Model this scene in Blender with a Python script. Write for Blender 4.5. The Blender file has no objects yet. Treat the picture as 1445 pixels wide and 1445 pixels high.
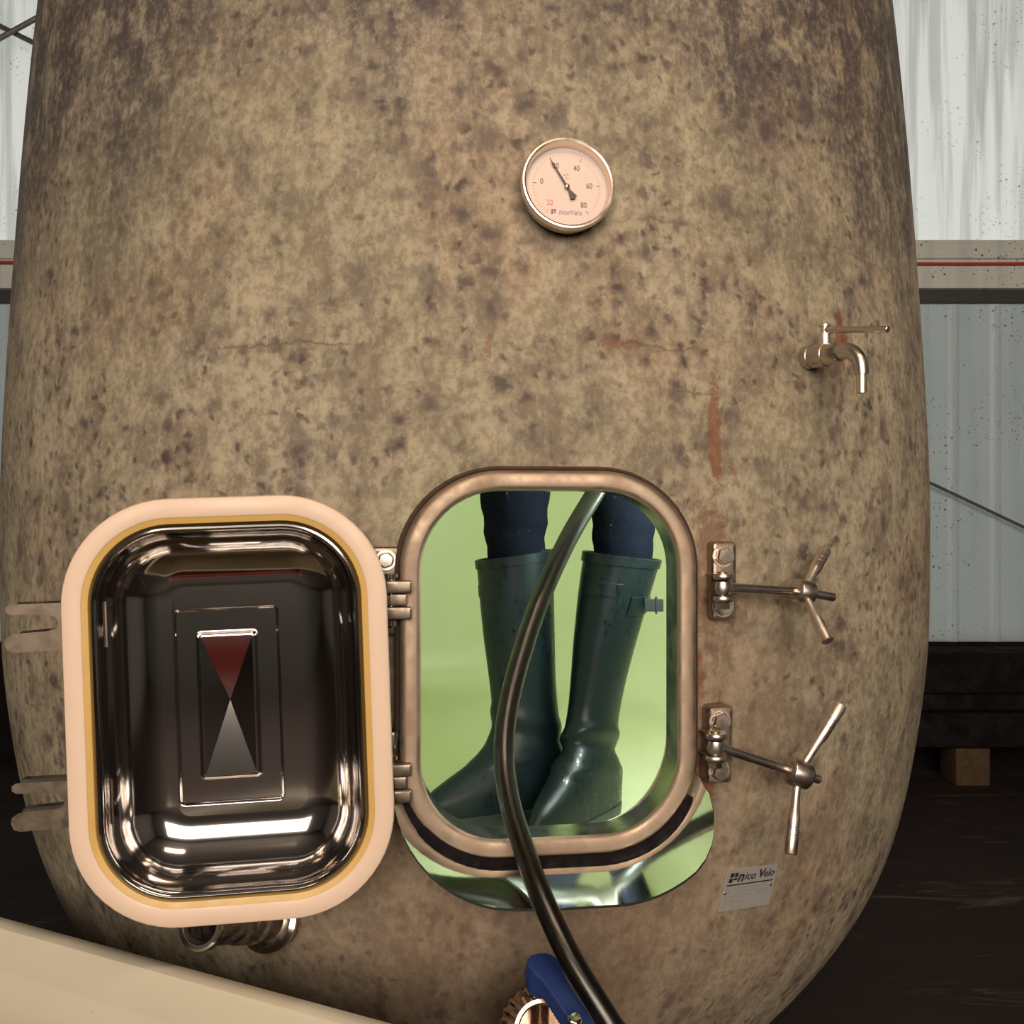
import bpy, bmesh, math, random
from mathutils import Vector, Matrix
random.seed(7)
SC = bpy.context.scene
COL = SC.collection
PI = math.pi
# ------------------------------------------------------------------ camera
F = 1429.0                     # focal length in pixels of the 1445 px frame
CAMZ = 1.25
cam = bpy.data.cameras.new('camera')
cam.sensor_width = 36.0; cam.sensor_height = 36.0; cam.sensor_fit = 'HORIZONTAL'
cam.lens = 36.0 * F / 1445.0
cam.clip_start = 0.02; cam.clip_end = 100
camo = bpy.data.objects.new('camera', cam)
camo.location = (0, 0, CAMZ); camo.rotation_euler = (PI / 2, 0, 0)
COL.objects.link(camo); SC.camera = camo
# ------------------------------------------------------------------ world, lights, exposure
w = bpy.data.worlds.new('world'); SC.world = w; w.use_nodes = True
bg = w.node_tree.nodes['Background']
bg.inputs[0].default_value = (0.98, 1.0, 0.98, 1); bg.inputs[1].default_value = 1.65
def area(name, loc, target, sx, sy, power, col):
    l = bpy.data.lights.new(name, 'AREA'); l.shape = 'RECTANGLE'; l.size = sx; l.size_y = sy
    l.energy = power; l.color = col
    o = bpy.data.objects.new(name, l); o.location = loc
    o.rotation_euler = (Vector(target) - Vector(loc)).to_track_quat('-Z', 'Y').to_euler()
    COL.objects.link(o); return o
area('front_daylight', (0.3, -4.8, 2.75), (0.3, 1.3, 2.2), 4.6, 2.5, 410, (1.0, 0.875, 0.74))
area('hall_lamp_warm', (0.35, -0.55, 3.3), (0.1, 1.3, 1.25), 1.4, 0.3, 26, (1.0, 0.74, 0.50))
def point(name, loc, power, col, r):
    l = bpy.data.lights.new(name, 'POINT'); l.energy = power; l.color = col; l.shadow_soft_size = r
    o = bpy.data.objects.new(name, l); o.location = loc; COL.objects.link(o); return o
point('tank_inside_lamp', (0.34, 1.46, 1.84), 37, (0.97, 1.0, 0.95), 0.06)
point('tank_boot_fill', (0.35, 1.435, 1.30), 9.5, (0.80, 0.97, 1.0), 0.05)  # second unseen lamp added inside the tank to light the boots
SC.view_settings.view_transform = 'Standard'; SC.view_settings.look = 'None'
SC.view_settings.gamma = 1.0; SC.view_settings.use_curve_mapping = False
SC.view_settings.exposure = 0.0
SC.cycles.max_bounces = 7; SC.cycles.diffuse_bounces = 3; SC.cycles.glossy_bounces = 4; SC.cycles.transmission_bounces = 6; SC.cycles.caustics_reflective = False; SC.cycles.caustics_refractive = False

# ------------------------------------------------------------------ helpers
def P(px, py, Y):
    return Vector(((px - 722.5) / F * Y, Y, CAMZ - (py - 722.5) / F * Y))
ORG = {}
def root(name, loc, label, cat, group=None, kind=None):
    o = bpy.data.objects.new(name, None); o.empty_display_size = 0.05
    o.location = loc; COL.objects.link(o); ORG[o] = Vector(loc)
    o['label'] = label; o['category'] = cat
    if group: o['group'] = group
    if kind: o['kind'] = kind
    return o
def obj(name, verts, faces, mat, parent=None, smooth=True, loc=None, label=None, cat=None, kind=None, group=None, fm=None):
    """verts in world space; the object's origin goes to its parent's base (or loc)."""
    org = ORG[parent] if parent is not None else Vector(loc or (0, 0, 0))
    me = bpy.data.meshes.new(name)
    me.from_pydata([tuple(Vector(v) - org) for v in verts], [], faces)
    mats = mat if isinstance(mat, (list, tuple)) else [mat]
    for m in mats: me.materials.append(m)
    if fm: me.polygons.foreach_set('material_index', fm)
    bm = bmesh.new(); bm.from_mesh(me)
    bmesh.ops.recalc_face_normals(bm, faces=bm.faces[:])
    if smooth:
        for f in bm.faces: f.smooth = True
        for e in bm.edges:
            if len(e.link_faces) == 2 and e.calc_face_angle(0) > 0.62: e.smooth = False
    bm.to_mesh(me); bm.free()
    o = bpy.data.objects.new(name, me); COL.objects.link(o)
    if parent is not None:
        o.parent = parent; ORG[o] = org
    else:
        o.location = org; ORG[o] = org
    if label: o['label'] = label
    if cat: o['category'] = cat
    if kind: o['kind'] = kind
    if group: o['group'] = group
    return o
class Fr:
    """local frame: origin, right, up, outward normal"""
    def __init__(s, o, u, v, n):
        s.o = Vector(o); s.u = Vector(u).normalized(); s.v = Vector(v).normalized(); s.n = Vector(n).normalized()
    def __call__(s, a, b, c=0.0): return s.o + s.u * a + s.v * b + s.n * c
def frame_n(o, n, up=(0, 0, 1), roll=0.0):
    n = Vector(n).normalized(); u = Vector(up).cross(n).normalized(); v = n.cross(u)
    c, s_ = math.cos(roll), math.sin(roll)
    return Fr(o, u * c + v * s_, v * c - u * s_, n)
def frame_axis(o, axis):
    n = Vector(axis).normalized()
    t = Vector((0, 0, 1)) if abs(n.z) < 0.9 else Vector((1, 0, 0))
    u = t.cross(n).normalized(); return Fr(o, u, n.cross(u), n)
class MB:
    def __init__(s): s.v = []; s.f = []
    def add(s, vs, fs):
        k = len(s.v); s.v += [Vector(x) for x in vs]; s.f += [tuple(i + k for i in f) for f in fs]; return s
    def loft(s, loops, closed=True, cap0=False, cap1=False):
        n = len(loops[0]); vs = [p for l in loops for p in l]; fs = []
        for i in range(len(loops) - 1):
            for j in range(n if closed else n - 1):
                a, b = i * n + j, i * n + (j + 1) % n
                fs.append((a, b, b + n, a + n))
        if cap0: fs.append(tuple(range(n))[::-1])
        if cap1: fs.append(tuple(range((len(loops) - 1) * n, len(loops) * n)))
        return s.add(vs, fs)
    def lathe(s, fr, prof, seg=24, a0=0.0, cap0=True, cap1=True):
        loops = []
        for r, h in prof:
            loops.append([fr(r * math.cos(a0 + 2 * PI * k / seg), r * math.sin(a0 + 2 * PI * k / seg), h) for k in range(seg)])
        return s.loft(loops, True, cap0, cap1)
    def box(s, fr, hx, hy, z0, z1, b=0.0):
        if b <= 0:
            l = [[(-hx, -hy), (hx, -hy), (hx, hy), (-hx, hy)]] * 2
            return s.loft([[fr(x, y, z0) for x, y in l[0]], [fr(x, y, z1) for x, y in l[0]]], True, True, True)
        def q(d): return rr(hx - d, hy - d, max(b - d, b * 0.3), 3)
        return s.loft([[fr(x, y, z) for x, y in q(d)] for d, z in ((b, z0), (0, z0 + b * .8), (0, z1 - b * .8), (b * .35, z1 - b * .2), (b, z1))], True, True, True)
    def prism(s, fr, pts, z0, z1, b=0.0):
        n = len(pts)
        if b > 0:
            c = Vector((sum(p[0] for p in pts) / n, sum(p[1] for p in pts) / n))
            ins = []
            for i in range(n):
                p0, p1, p2 = Vector(pts[i - 1]), Vector(pts[i]), Vector(pts[(i + 1) % n])
                e1, e2 = (p1 - p0).normalized(), (p2 - p1).normalized()
                nn = Vector((-(e1.y + e2.y), e1.x + e2.x))
                nn = nn.normalized() if nn.length > 1e-6 else Vector((-e1.y, e1.x))
                ins.append(p1 + nn * b)
            ls = [(ins, z0), (pts, z0 + b), (pts, z1 - b), (ins, z1)]
        else: ls = [(pts, z0), (pts, z1)]
        return s.loft([[fr(p[0], p[1], z) for p in l] for l, z in ls], True, True, True)
    def tube(s, path, rad, seg=12, cap=True):
        n = len(path); path = [Vector(p) for p in path]
        if not isinstance(rad, (list, tuple)): rad = [rad] * n
        t0 = (path[1] - path[0]).normalized()
        ref = Vector((0, 0, 1)) if abs(t0.z) < 0.9 else Vector((1, 0, 0))
        u = ref.cross(t0).normalized(); loops = []
        for i, p in enumerate(path):
            t = (path[min(i + 1, n - 1)] - path[max(i - 1, 0)]).normalized()
            u = (u - t * u.dot(t)).normalized(); v = t.cross(u)
            loops.append([p + (u * math.cos(2 * PI * k / seg) + v * math.sin(2 * PI * k / seg)) * rad[i] for k in range(seg)])
        return s.loft(loops, True, cap, cap)
    def build(s, name, mat, parent=None, **kw): return obj(name, s.v, s.f, mat, parent, **kw)
def rr(hw, hh, r, n=8):
    r = min(r, hw * 0.999, hh * 0.999); out = []
    for cx, cy, a0 in ((hw - r, hh - r, 0), (-hw + r, hh - r, PI / 2), (-hw + r, -hh + r, PI), (hw - r, -hh + r, 1.5 * PI)):
        for k in range(n + 1):
            a = a0 + PI / 2 * k / n; out.append((cx + r * math.cos(a), cy + r * math.sin(a)))
    return out
def spline(pts, sub=10):
    pts = [Vector(p) for p in pts]; out = []
    for i in range(len(pts) - 1):
        p0 = pts[max(i - 1, 0)]; p1 = pts[i]; p2 = pts[i + 1]; p3 = pts[min(i + 2, len(pts) - 1)]
        for k in range(sub):
            t = k / sub
            out.append(0.5 * ((2 * p1) + (p2 - p0) * t + (2 * p0 - 5 * p1 + 4 * p2 - p3) * t * t + (3 * p1 - p0 - 3 * p2 + p3) * t ** 3))
    out.append(pts[-1]); return out
def text(name, body, size, fr, x, y, z, mat, parent, shear=0.0, bold=0.0, align='CENTER', xs=1.0, depth=0.0002):
    c = bpy.data.curves.new(name, 'FONT'); c.body = body; c.size = size; c.shear = shear; c.offset = bold
    c.align_x = align; c.align_y = 'CENTER'; c.extrude = depth; c.resolution_u = 4
    t = bpy.data.objects.new(name, c); COL.objects.link(t)
    dg = bpy.context.evaluated_depsgraph_get()
    me = bpy.data.meshes.new_from_object(t.evaluated_get(dg))
    vs = [fr(x + v.co.x * xs, y + v.co.y, z + v.co.z) for v in me.vertices]
    fs = [tuple(p.vertices) for p in me.polygons]
    bpy.data.objects.remove(t); bpy.data.curves.remove(c); bpy.data.meshes.remove(me)
    return obj(name, vs, fs, mat, parent, smooth=False)

# ------------------------------------------------------------------ materials
class NT:
    def __init__(s, name):
        s.m = bpy.data.materials.new(name); s.m.use_nodes = True; s.t = s.m.node_tree
        s.b = s.t.nodes['Principled BSDF']; s.out = s.t.nodes['Material Output']
        s.co = None
    def n(s, typ, **kw):
        x = s.t.nodes.new(typ)
        for k, v in kw.items():
            if k.startswith('i_'): x.inputs[int(k[2:])].default_value = v
            else: setattr(x, k, v)
        return x
    def l(s, a, b): s.t.links.new(a, b)
    def coord(s):
        if s.co is None: s.co = s.n('ShaderNodeTexCoord').outputs['Object']
        return s.co
    def mapped(s, sc):
        m = s.n('ShaderNodeMapping'); m.inputs['Scale'].default_value = sc; s.l(s.coord(), m.inputs[0]); return m.outputs[0]
    def noise(s, scale, detail=4, rough=0.55, co=None, dist=0.0):
        x = s.n('ShaderNodeTexNoise'); x.inputs['Scale'].default_value = scale; x.inputs['Detail'].default_value = detail
        x.inputs['Roughness'].default_value = rough; x.inputs['Distortion'].default_value = dist
        s.l(co or s.coord(), x.inputs['Vector']); return x.outputs['Fac']
    def ramp(s, f, a, b, lo=0.0, hi=1.0, smooth=True):
        x = s.n('ShaderNodeMapRange'); x.inputs[1].default_value = a; x.inputs[2].default_value = b
        x.inputs[3].default_value = lo; x.inputs[4].default_value = hi
        if smooth: x.interpolation_type = 'SMOOTHSTEP'
        s.l(f, x.inputs[0]); return x.outputs[0]
    def math(s, op, a, b=None, c=None):
        x = s.n('ShaderNodeMath', operation=op)
        for i, v in enumerate((a, b, c)):
            if v is None: continue
            if isinstance(v, (int, float)): x.inputs[i].default_value = v
            else: s.l(v, x.inputs[i])
        return x.outputs[0]
    def mix(s, f, a, b, blend='MIX'):
        x = s.n('ShaderNodeMix', data_type='RGBA', blend_type=blend)
        for i, v in ((0, f), (6, a), (7, b)):
            if isinstance(v, (int, float)): x.inputs[i].default_value = v
            elif isinstance(v, tuple): x.inputs[i].default_value = (*v, 1)
            else: s.l(v, x.inputs[i])
        return x.outputs[2]
    def bump(s, h, strength, dist=0.01):
        x = s.n('ShaderNodeBump'); x.inputs['Strength'].default_value = strength; x.inputs['Distance'].default_value = dist
        s.l(h, x.inputs['Height']); s.l(x.outputs[0], s.b.inputs['Normal'])
    def set(s, **kw):
        for k, v in kw.items():
            k = {'base': 'Base Color', 'rough': 'Roughness', 'metal': 'Metallic', 'coat': 'Coat Weight', 'trans': 'Transmission Weight',
                 'ior': 'IOR', 'emit': 'Emission Color', 'es': 'Emission Strength', 'spec': 'Specular IOR Level', 'sss': 'Subsurface Weight', 'alpha': 'Alpha'}.get(k, k)
            i = s.b.inputs[k]
            if isinstance(v, tuple): i.default_value = (*v, 1) if len(v) == 3 else v
            elif isinstance(v, (int, float)): i.default_value = v
            else: s.l(v, i)
        return s
def plain(name, base, rough=0.5, metal=0.0, var=0.12, scale=40, bump=0.0, **kw):
    t = NT(name); f = t.noise(scale, 3)
    d = tuple(c * (1 - var) for c in base); b = tuple(min(1, c * (1 + var)) for c in base)
    t.set(base=t.mix(f, d, b), rough=t.ramp(t.noise(scale * 1.7, 3), 0.3, 0.7, max(0.02, rough * 0.8), min(1, rough * 1.2)), metal=metal, **kw)
    if bump: t.bump(t.noise(scale * 2, 3), bump, 0.002)
    return t.m
M = {}
def mat_concrete():
    t = NT('weathered_concrete'); co = t.coord()
    sep = t.n('ShaderNodeSeparateXYZ'); t.l(co, sep.inputs[0]); X, Y, Z = sep.outputs
    U = t.math('MULTIPLY', t.math('ARCTAN2', X, t.math('MULTIPLY', Y, -1.0)), 0.84)      # distance round the tank
    cb = t.n('ShaderNodeCombineXYZ'); t.l(U, cb.inputs[0]); t.l(Z, cb.inputs[1]); uv = cb.outputs[0]
    def mp(sx, sy, ox=0.0):
        m = t.n('ShaderNodeMapping'); m.inputs['Scale'].default_value = (sx, sy, 1); m.inputs['Location'].default_value = (ox, ox * 0.7, 0); t.l(uv, m.inputs[0]); return m.outputs[0]
    def nz(scale, detail, rough, v, col=False):
        x = t.n('ShaderNodeTexNoise', noise_dimensions='2D'); x.inputs['Scale'].default_value = scale; x.inputs['Detail'].default_value = detail; x.inputs['Roughness'].default_value = rough
        t.l(v, x.inputs['Vector']); return x.outputs['Color' if col else 'Fac']
    sb = t.n('ShaderNodeSeparateColor'); t.l(nz(3.6, 4, 0.62, mp(1, 0.7), True), sb.inputs[0]); n1, n2, n3 = sb.outputs
    mid = nz(15, 5, 0.68, mp(1, 0.72)); fine = nz(80, 3, 0.75, mp(1, 0.8)); run = nz(6.0, 5, 0.68, mp(1, 0.28))
    c = t.mix(t.ramp(n1, 0.35, 0.65), (0.285, 0.236, 0.163), (0.365, 0.309, 0.218))
    c = t.mix(t.ramp(n2, 0.46, 0.64, 0, 0.60), c, (0.272, 0.243, 0.162))     # olive cast
    c = t.mix(t.ramp(n3, 0.50, 0.68, 0, 0.60), c, (0.305, 0.208, 0.138))     # brown cast
    c = t.mix(t.ramp(mid, 0.40, 0.52, 0.55, 0.0), c, (0.158, 0.124, 0.090))  # soft mottling
    c = t.mix(t.ramp(mid, 0.52, 0.66, 0.0, 0.45), c, (0.46, 0.385, 0.265))
    c = t.mix(t.ramp(fine, 0.38, 0.54, 0.38, 0.0), c, (0.14, 0.108, 0.078))
    c = t.mix(t.ramp(fine, 0.52, 0.66, 0.0, 0.22), c, (0.48, 0.41, 0.29))
    # rounded mould spots of several sizes, soft edged, crowding in places
    wob = t.n('ShaderNodeVectorMath', operation='SCALE'); t.l(nz(30, 3, 0.6, uv, True), wob.inputs[0]); wob.inputs['Scale'].default_value = 0.030
    ad = t.n('ShaderNodeVectorMath', operation='ADD'); t.l(uv, ad.inputs[0]); t.l(wob.outputs[0], ad.inputs[1])
    patch = t.math('MULTIPLY_ADD', t.ramp(n2, 0.62, 0.44), 0.45, 0.55)
    for sc, a, b, amt, col, lo, hi in ((13, 0.04, 0.40, 0.80, (0.082, 0.060, 0.062), .62, 1.0), (26, 0.05, 0.44, 0.85, (0.072, 0.052, 0.054), .50, .95), (26.7, 0.02, 0.36, 0.80, (0.066, 0.047, 0.047), .60, .95), (58, 0.06, 0.46, 0.80, (0.068, 0.049, 0.047), .50, .90)):
        v = t.n('ShaderNodeTexVoronoi', voronoi_dimensions='2D'); v.inputs['Scale'].default_value = sc; t.l(ad.outputs[0], v.inputs['Vector'])
        s2 = t.n('ShaderNodeSeparateColor'); t.l(v.outputs['Color'], s2.inputs[0])
        k = t.math('MULTIPLY', t.ramp(v.outputs['Distance'], a, b, amt, 0.0), t.ramp(s2.outputs[0], lo, hi))
        k = t.math('MULTIPLY', k, patch)
        k = t.math('MULTIPLY', k, t.ramp(mid, 0.66, 0.46, 0.45, 1.0))
        c = t.mix(k, c, col)
    # dark weather staining towards the top, ragged lower edge and vertical runs
    zz = t.math('ADD', Z, t.math('MULTIPLY', t.math('SUBTRACT', run, 0.5), 0.80))
    zz = t.math('ADD', zz, t.math('MULTIPLY', t.math('SUBTRACT', mid, 0.5), 0.50))
    zz = t.math('ADD', zz, t.ramp(t.math('ABSOLUTE', t.math('SUBTRACT', U, 0.02)), 0.25, 0.70, 0.0, 0.17))
    zk = t.math('MULTIPLY', t.ramp(zz, 1.70, 1.97, 0.0, 0.86), t.math('MULTIPLY', t.ramp(mid, 0.66, 0.46, 0.5, 1.0), t.ramp(fine, 0.64, 0.44, 0.7, 1.0)))
    c = t.mix(zk, c, (0.060, 0.048, 0.050))
    # brown water marks low down round the hatch
    hx = t.math('POWER', t.math('DIVIDE', t.math('SUBTRACT', X, 0.12), 0.44), 2.0); hz = t.math('POWER', t.math('DIVIDE', t.math('SUBTRACT', Z, 0.84), 0.42), 2.0)
    hd = t.math('ADD', t.math('ADD', hx, hz), t.math('MULTIPLY', t.math('SUBTRACT', run, 0.5), 1.8))
    c = t.mix(t.ramp(hd, 0.3, 1.3, 0.46, 0.0), c, (0.235, 0.148, 0.094))
    # rust runs
    edge = t.math('ADD', t.math('MULTIPLY', t.math('SUBTRACT', fine, 0.5), 3.5), t.math('MULTIPLY', t.math('SUBTRACT', mid, 0.5), 4.5))
    for cx, cz, rx, rz, amt in ((0.334, 1.345, 0.0075, 0.085, .62), (0.362, 1.285, 0.009, 0.020, .4), (0.052, 1.443, 0.006, 0.016, .45), (0.205, 1.455, 0.022, 0.007, .40), (0.532, 1.478, 0.010, 0.04, .65),
                                (0.322, 0.895, 0.016, 0.06, .7), (0.325, 1.16, 0.035, 0.11, .35), (0.30, 1.03, 0.016, 0.12, .55)):
        dx = t.math('POWER', t.math('DIVIDE', t.math('SUBTRACT', X, cx), rx), 2.0); dz = t.math('POWER', t.math('DIVIDE', t.math('SUBTRACT', Z, cz), rz), 2.0)
        d = t.math('ADD', t.math('ADD', dx, dz), edge)
        c = t.mix(t.ramp(d, 0.1, 1.6, amt, 0.0), c, (0.20, 0.062, 0.026))
    # hairline cracks running round the tank
    for cz, x0, x1 in ((1.40, 0.05, 0.36), (1.452, -0.3, 0.5), (1.612, 0.22, 0.62)):
        line = t.math('ABSOLUTE', t.math('SUBTRACT', t.math('ADD', Z, t.math('MULTIPLY', t.math('SUBTRACT', mid, 0.5), 0.03)), cz))
        k = t.ramp(line, 0.0004, 0.0026, 0.5, 0.0)
        k = t.math('MULTIPLY', k, t.math('MULTIPLY', t.ramp(X, x0 - 0.05, x0 + 0.05), t.ramp(X, x1 - 0.05, x1 + 0.05, 1.0, 0.0)))
        k = t.math('MULTIPLY', k, t.ramp(n1, 0.42, 0.56))
        c = t.mix(k, c, (0.09, 0.06, 0.04))
    t.set(base=c, rough=0.75, spec=0.25)
    t.bump(mid, 0.22, 0.006)
    return t.m
M['concrete'] = mat_concrete()
def mat_lining():
    t = NT('green_epoxy_lining'); f = t.noise(3, 3)
    t.set(base=t.mix(f, (0.640, 0.690, 0.430), (0.675, 0.715, 0.475)), rough=0.34, spec=0.45); t.bump(t.noise(25, 2), 0.04, 0.01); return t.m
M['lining'] = mat_lining()
def mat_steel(name, base, rough, dirt=0.0, dirtcol=(0.16, 0.10, 0.06), scale=30, brush=False):
    t = NT(name); f = t.noise(scale, 5, 0.65)
    c = t.mix(t.noise(6, 3), tuple(x * 0.92 for x in base), base)
    if dirt: c = t.mix(t.ramp(f, 0.42, 0.66, 0, dirt), c, dirtcol)
    r = rough if rough < 0.2 else t.ramp(t.noise(scale * 1.3, 4), 0.3, 0.7, rough * 0.8, rough * 1.25)
    t.set(base=c, metal=1.0 if not dirt else t.ramp(f, 0.42, 0.66, 1.0, 1.0 - dirt * 0.6), rough=r)
    return t.m
M['mirror'] = mat_steel('polished_pressed_steel', (0.52, 0.485, 0.465), 0.10, 0.0)
M['tray'] = mat_steel('polished_tray_steel', (0.72, 0.74, 0.72), 0.06, 0.0)
M['ring'] = mat_steel('brushed_frame_steel', (0.44, 0.335, 0.25), 0.58, 0.25, (0.22, 0.14, 0.08), 22)
M['steel'] = mat_steel('satin_clamp_steel', (0.62, 0.545, 0.485), 0.30, 0.0)
M['sleeve'] = mat_steel('polished_sleeve_steel', (0.60, 0.60, 0.55), 0.20, 0.0)
M['fork'] = mat_steel('dull_fork_steel', (0.22, 0.175, 0.135), 0.40, 0.55, (0.10, 0.07, 0.045), 50)
M['steel_dirty'] = mat_steel('stained_bracket_steel', (0.42, 0.335, 0.265), 0.38, 0.55, (0.17, 0.105, 0.06), 60)
M['handle'] = mat_steel('bright_handle_steel', (0.86, 0.74, 0.64), 0.36, 0.0)
M['chrome'] = mat_steel('bright_chrome', (0.80, 0.74, 0.68), 0.10, 0.0)
M['copper'] = mat_steel('warm_plated_brass', (0.62, 0.43, 0.30), 0.24, 0.0)
M['gasket'] = plain('peach_silicone_gasket', (0.72, 0.535, 0.41), 0.5, var=0.04, scale=12, sss=0.0)
M['amber'] = plain('amber_silicone_lip', (0.60, 0.37, 0.11), 0.4, var=0.1, scale=20)
M['black'] = plain('black_rubber', (0.008, 0.005, 0.006), 0.75, var=0.3, spec=0.15)
M['shade_line'] = plain('dark_shade_line', (0.055, 0.032, 0.02), 0.8, var=0.5, scale=60)  # tone of the dark shadow line round the hatch frame
M['dial'] = plain('pale_pink_dial', (0.69, 0.54, 0.465), 0.5, var=0.02, scale=10)
M['ink'] = plain('dial_ink', (0.20, 0.135, 0.125), 0.6)
M['ink_pale'] = plain('pale_dial_ink', (0.46, 0.345, 0.31), 0.6)
M['ink_red'] = plain('red_dial_ink', (0.66, 0.23, 0.16), 0.6)
M['ink_blue'] = plain('violet_dial_ink', (0.33, 0.26, 0.36), 0.6)
M['needle'] = plain('dark_needle', (0.07, 0.035, 0.035), 0.5)
M['plate'] = plain('silver_label_foil', (0.38, 0.36, 0.34), 0.42, metal=0.25, var=0.12, scale=90)
M['plate_ink'] = plain('black_label_ink', (0.02, 0.014, 0.018), 0.6)
M['plate_grey'] = plain('faded_label_print', (0.24, 0.235, 0.215), 0.6)
M['blue'] = plain('blue_plastic', (0.022, 0.045, 0.17), 0.42, var=0.25, scale=30)
def mat_boot():
    t = NT('wet_dark_green_rubber')
    f = t.noise(9, 4); sp = t.noise(70, 5, 0.7, t.mapped((1, 1, 0.55)))
    patch = t.noise(7, 3, 0.6)
    wet = t.math('MULTIPLY', t.ramp(sp, 0.53, 0.60), t.ramp(patch, 0.42, 0.56))
    c = t.mix(f, (0.0026, 0.0068, 0.0086), (0.0042, 0.0102, 0.0128))
    c = t.mix(wet, c, (0.005, 0.007, 0.009))
    t.set(base=c, rough=t.mix(wet, (0.37, 0.37, 0.37), (0.16, 0.16, 0.16)), spec=0.27)
    t.bump(t.noise(12, 3), 0.12, 0.01); return t.m
M['boot'] = mat_boot()
M['boot_dark'] = plain('black_rubber_trim', (0.014, 0.019, 0.022), 0.4, var=0.2)
def mat_cloth():
    t = NT('navy_trouser_cloth'); f = t.noise(260, 3); g = t.noise(14, 4)
    c = t.mix(f, (0.003, 0.0035, 0.007), (0.008, 0.0095, 0.016)); c = t.mix(t.ramp(t.noise(55, 4, 0.7), 0.66, 0.72, 0, 0.6), c, (0.10, 0.12, 0.14))
    t.set(base=c, rough=0.95, spec=0.03); t.bump(t.math('ADD', g, t.math('MULTIPLY', f, 0.15)), 0.5, 0.01); return t.m
M['cloth'] = mat_cloth()
M['skin'] = plain('skin', (0.52, 0.32, 0.23), 0.5)
M['hair'] = plain('brown_hair', (0.05, 0.03, 0.02), 0.7)
def mat_hose():
    t = NT('clear_hose_wall'); 
    t.set(base=(0.86, 0.80, 0.66), rough=0.26, trans=1.0, ior=1.45); t.bump(t.noise(30, 3), 0.05, 0.004); return t.m
M['hose'] = mat_hose()
def mat_wine():
    t = NT('dark_hose_core'); f = t.noise(26, 5, 0.7, t.mapped((1, 1, 0.5)))
    t.set(base=t.mix(t.ramp(f, 0.40, 0.68), (0.026, 0.014, 0.010), (0.140, 0.092, 0.052)), rough=0.7, spec=0.2); return t.m
M['wine'] = mat_wine()
def mat_bin():
    t = NT('cream_moulded_plastic')
    c = t.mix(t.noise(5, 3), (0.59, 0.525, 0.40), (0.645, 0.575, 0.445))
    v = t.n('ShaderNodeTexVoronoi'); v.inputs['Scale'].default_value = 32; t.l(t.coord(), v.inputs['Vector'])
    s2 = t.n('ShaderNodeSeparateColor'); t.l(v.outputs['Color'], s2.inputs[0])
    c = t.mix(t.math('MULTIPLY', t.ramp(v.outputs['Distance'], 0.06, 0.12, 0.5, 0), t.ramp(s2.outputs[0], 0.6, 0.7)), c, (0.28, 0.16, 0.07))
    t.set(base=c, rough=0.45); t.bump(t.noise(18, 3), 0.08, 0.01); return t.m
M['bin'] = mat_bin()
def mat_sheet(name, c0, c1, trans, speck=0.75, streak=0.2):
    t = NT(name); n1 = t.noise(1.2, 3); 
    st = t.noise(13, 3, 0.55, t.mapped((1, 1, 0.05)))  # darker vertical streaks painted in for the shading of the sheet's folds
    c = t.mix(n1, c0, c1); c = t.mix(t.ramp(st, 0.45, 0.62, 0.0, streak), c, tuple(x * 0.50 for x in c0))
    for sc, a in ((34, 0.17), (70, 0.2)):
        v = t.n('ShaderNodeTexVoronoi'); v.inputs['Scale'].default_value = sc; t.l(t.coord(), v.inputs['Vector'])
        s2 = t.n('ShaderNodeSeparateColor'); t.l(v.outputs['Color'], s2.inputs[0])
        k = t.math('MULTIPLY', t.ramp(v.outputs['Distance'], a, a + 0.08, speck, 0), t.ramp(s2.outputs[0], 0.62, 0.70))
        k = t.math('MULTIPLY', k, t.ramp(t.noise(2.2, 4, 0.7), 0.44, 0.6))
        c = t.mix(k, c, (0.035, 0.032, 0.03))
    t.set(base=c, rough=0.45)
    if trans > 0:
        tr = t.n('ShaderNodeBsdfTranslucent'); t.l(c, tr.inputs[0]); mx = t.n('ShaderNodeMixShader'); mx.inputs[0].default_value = trans
        t.l(t.b.outputs[0], mx.inputs[1]); t.l(tr.outputs[0], mx.inputs[2]); t.l(mx.outputs[0], t.out.inputs[0])
    return t.m
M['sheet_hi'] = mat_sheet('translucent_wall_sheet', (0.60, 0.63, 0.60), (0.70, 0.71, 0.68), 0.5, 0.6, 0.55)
M['sheet_lo'] = mat_sheet('lower_wall_sheet', (0.31, 0.36, 0.37), (0.37, 0.42, 0.42), 0.16, 0.8, 0.15)
M['girt'] = mat_sheet('speckled_girt_paint', (0.54, 0.56, 0.51), (0.64, 0.65, 0.60), 0.0, 0.9)
M['shadow_gap'] = plain('dark_shadow_gap', (0.035, 0.033, 0.033), 0.6)  # flat dark tone painted for the shadow gap under the girt
M['red'] = plain('red_cable_sheath', (0.42, 0.05, 0.03), 0.5)
M['rod'] = plain('grey_brace_steel', (0.13, 0.125, 0.105), 0.5, metal=0.4)
def mat_floor():
    t = NT('dark_wet_concrete_floor')
    c = t.mix(t.noise(2.2, 6, 0.65), (0.014, 0.009, 0.008), (0.040, 0.028, 0.025))
    sc = t.noise(5, 6, 0.7, t.mapped((0.35, 1.6, 1)), 1.2)
    c = t.mix(t.ramp(sc, 0.56, 0.70, 0, 0.5), c, (0.14, 0.115, 0.105))
    t.set(base=c, rough=0.85, spec=0.15); t.bump(sc, 0.2, 0.02); return t.m
M['floor'] = mat_floor()
M['timber'] = plain('black_stained_timber', (0.006, 0.004, 0.0045), 0.85, spec=0.15, var=0.4, scale=9)
M['block'] = plain('tan_wood_block', (0.060, 0.032, 0.010), 0.8, var=0.3, scale=22)
M['wall_dark'] = plain('grey_shed_wall', (0.20, 0.19, 0.18), 0.8, var=0.2, scale=2)
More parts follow.
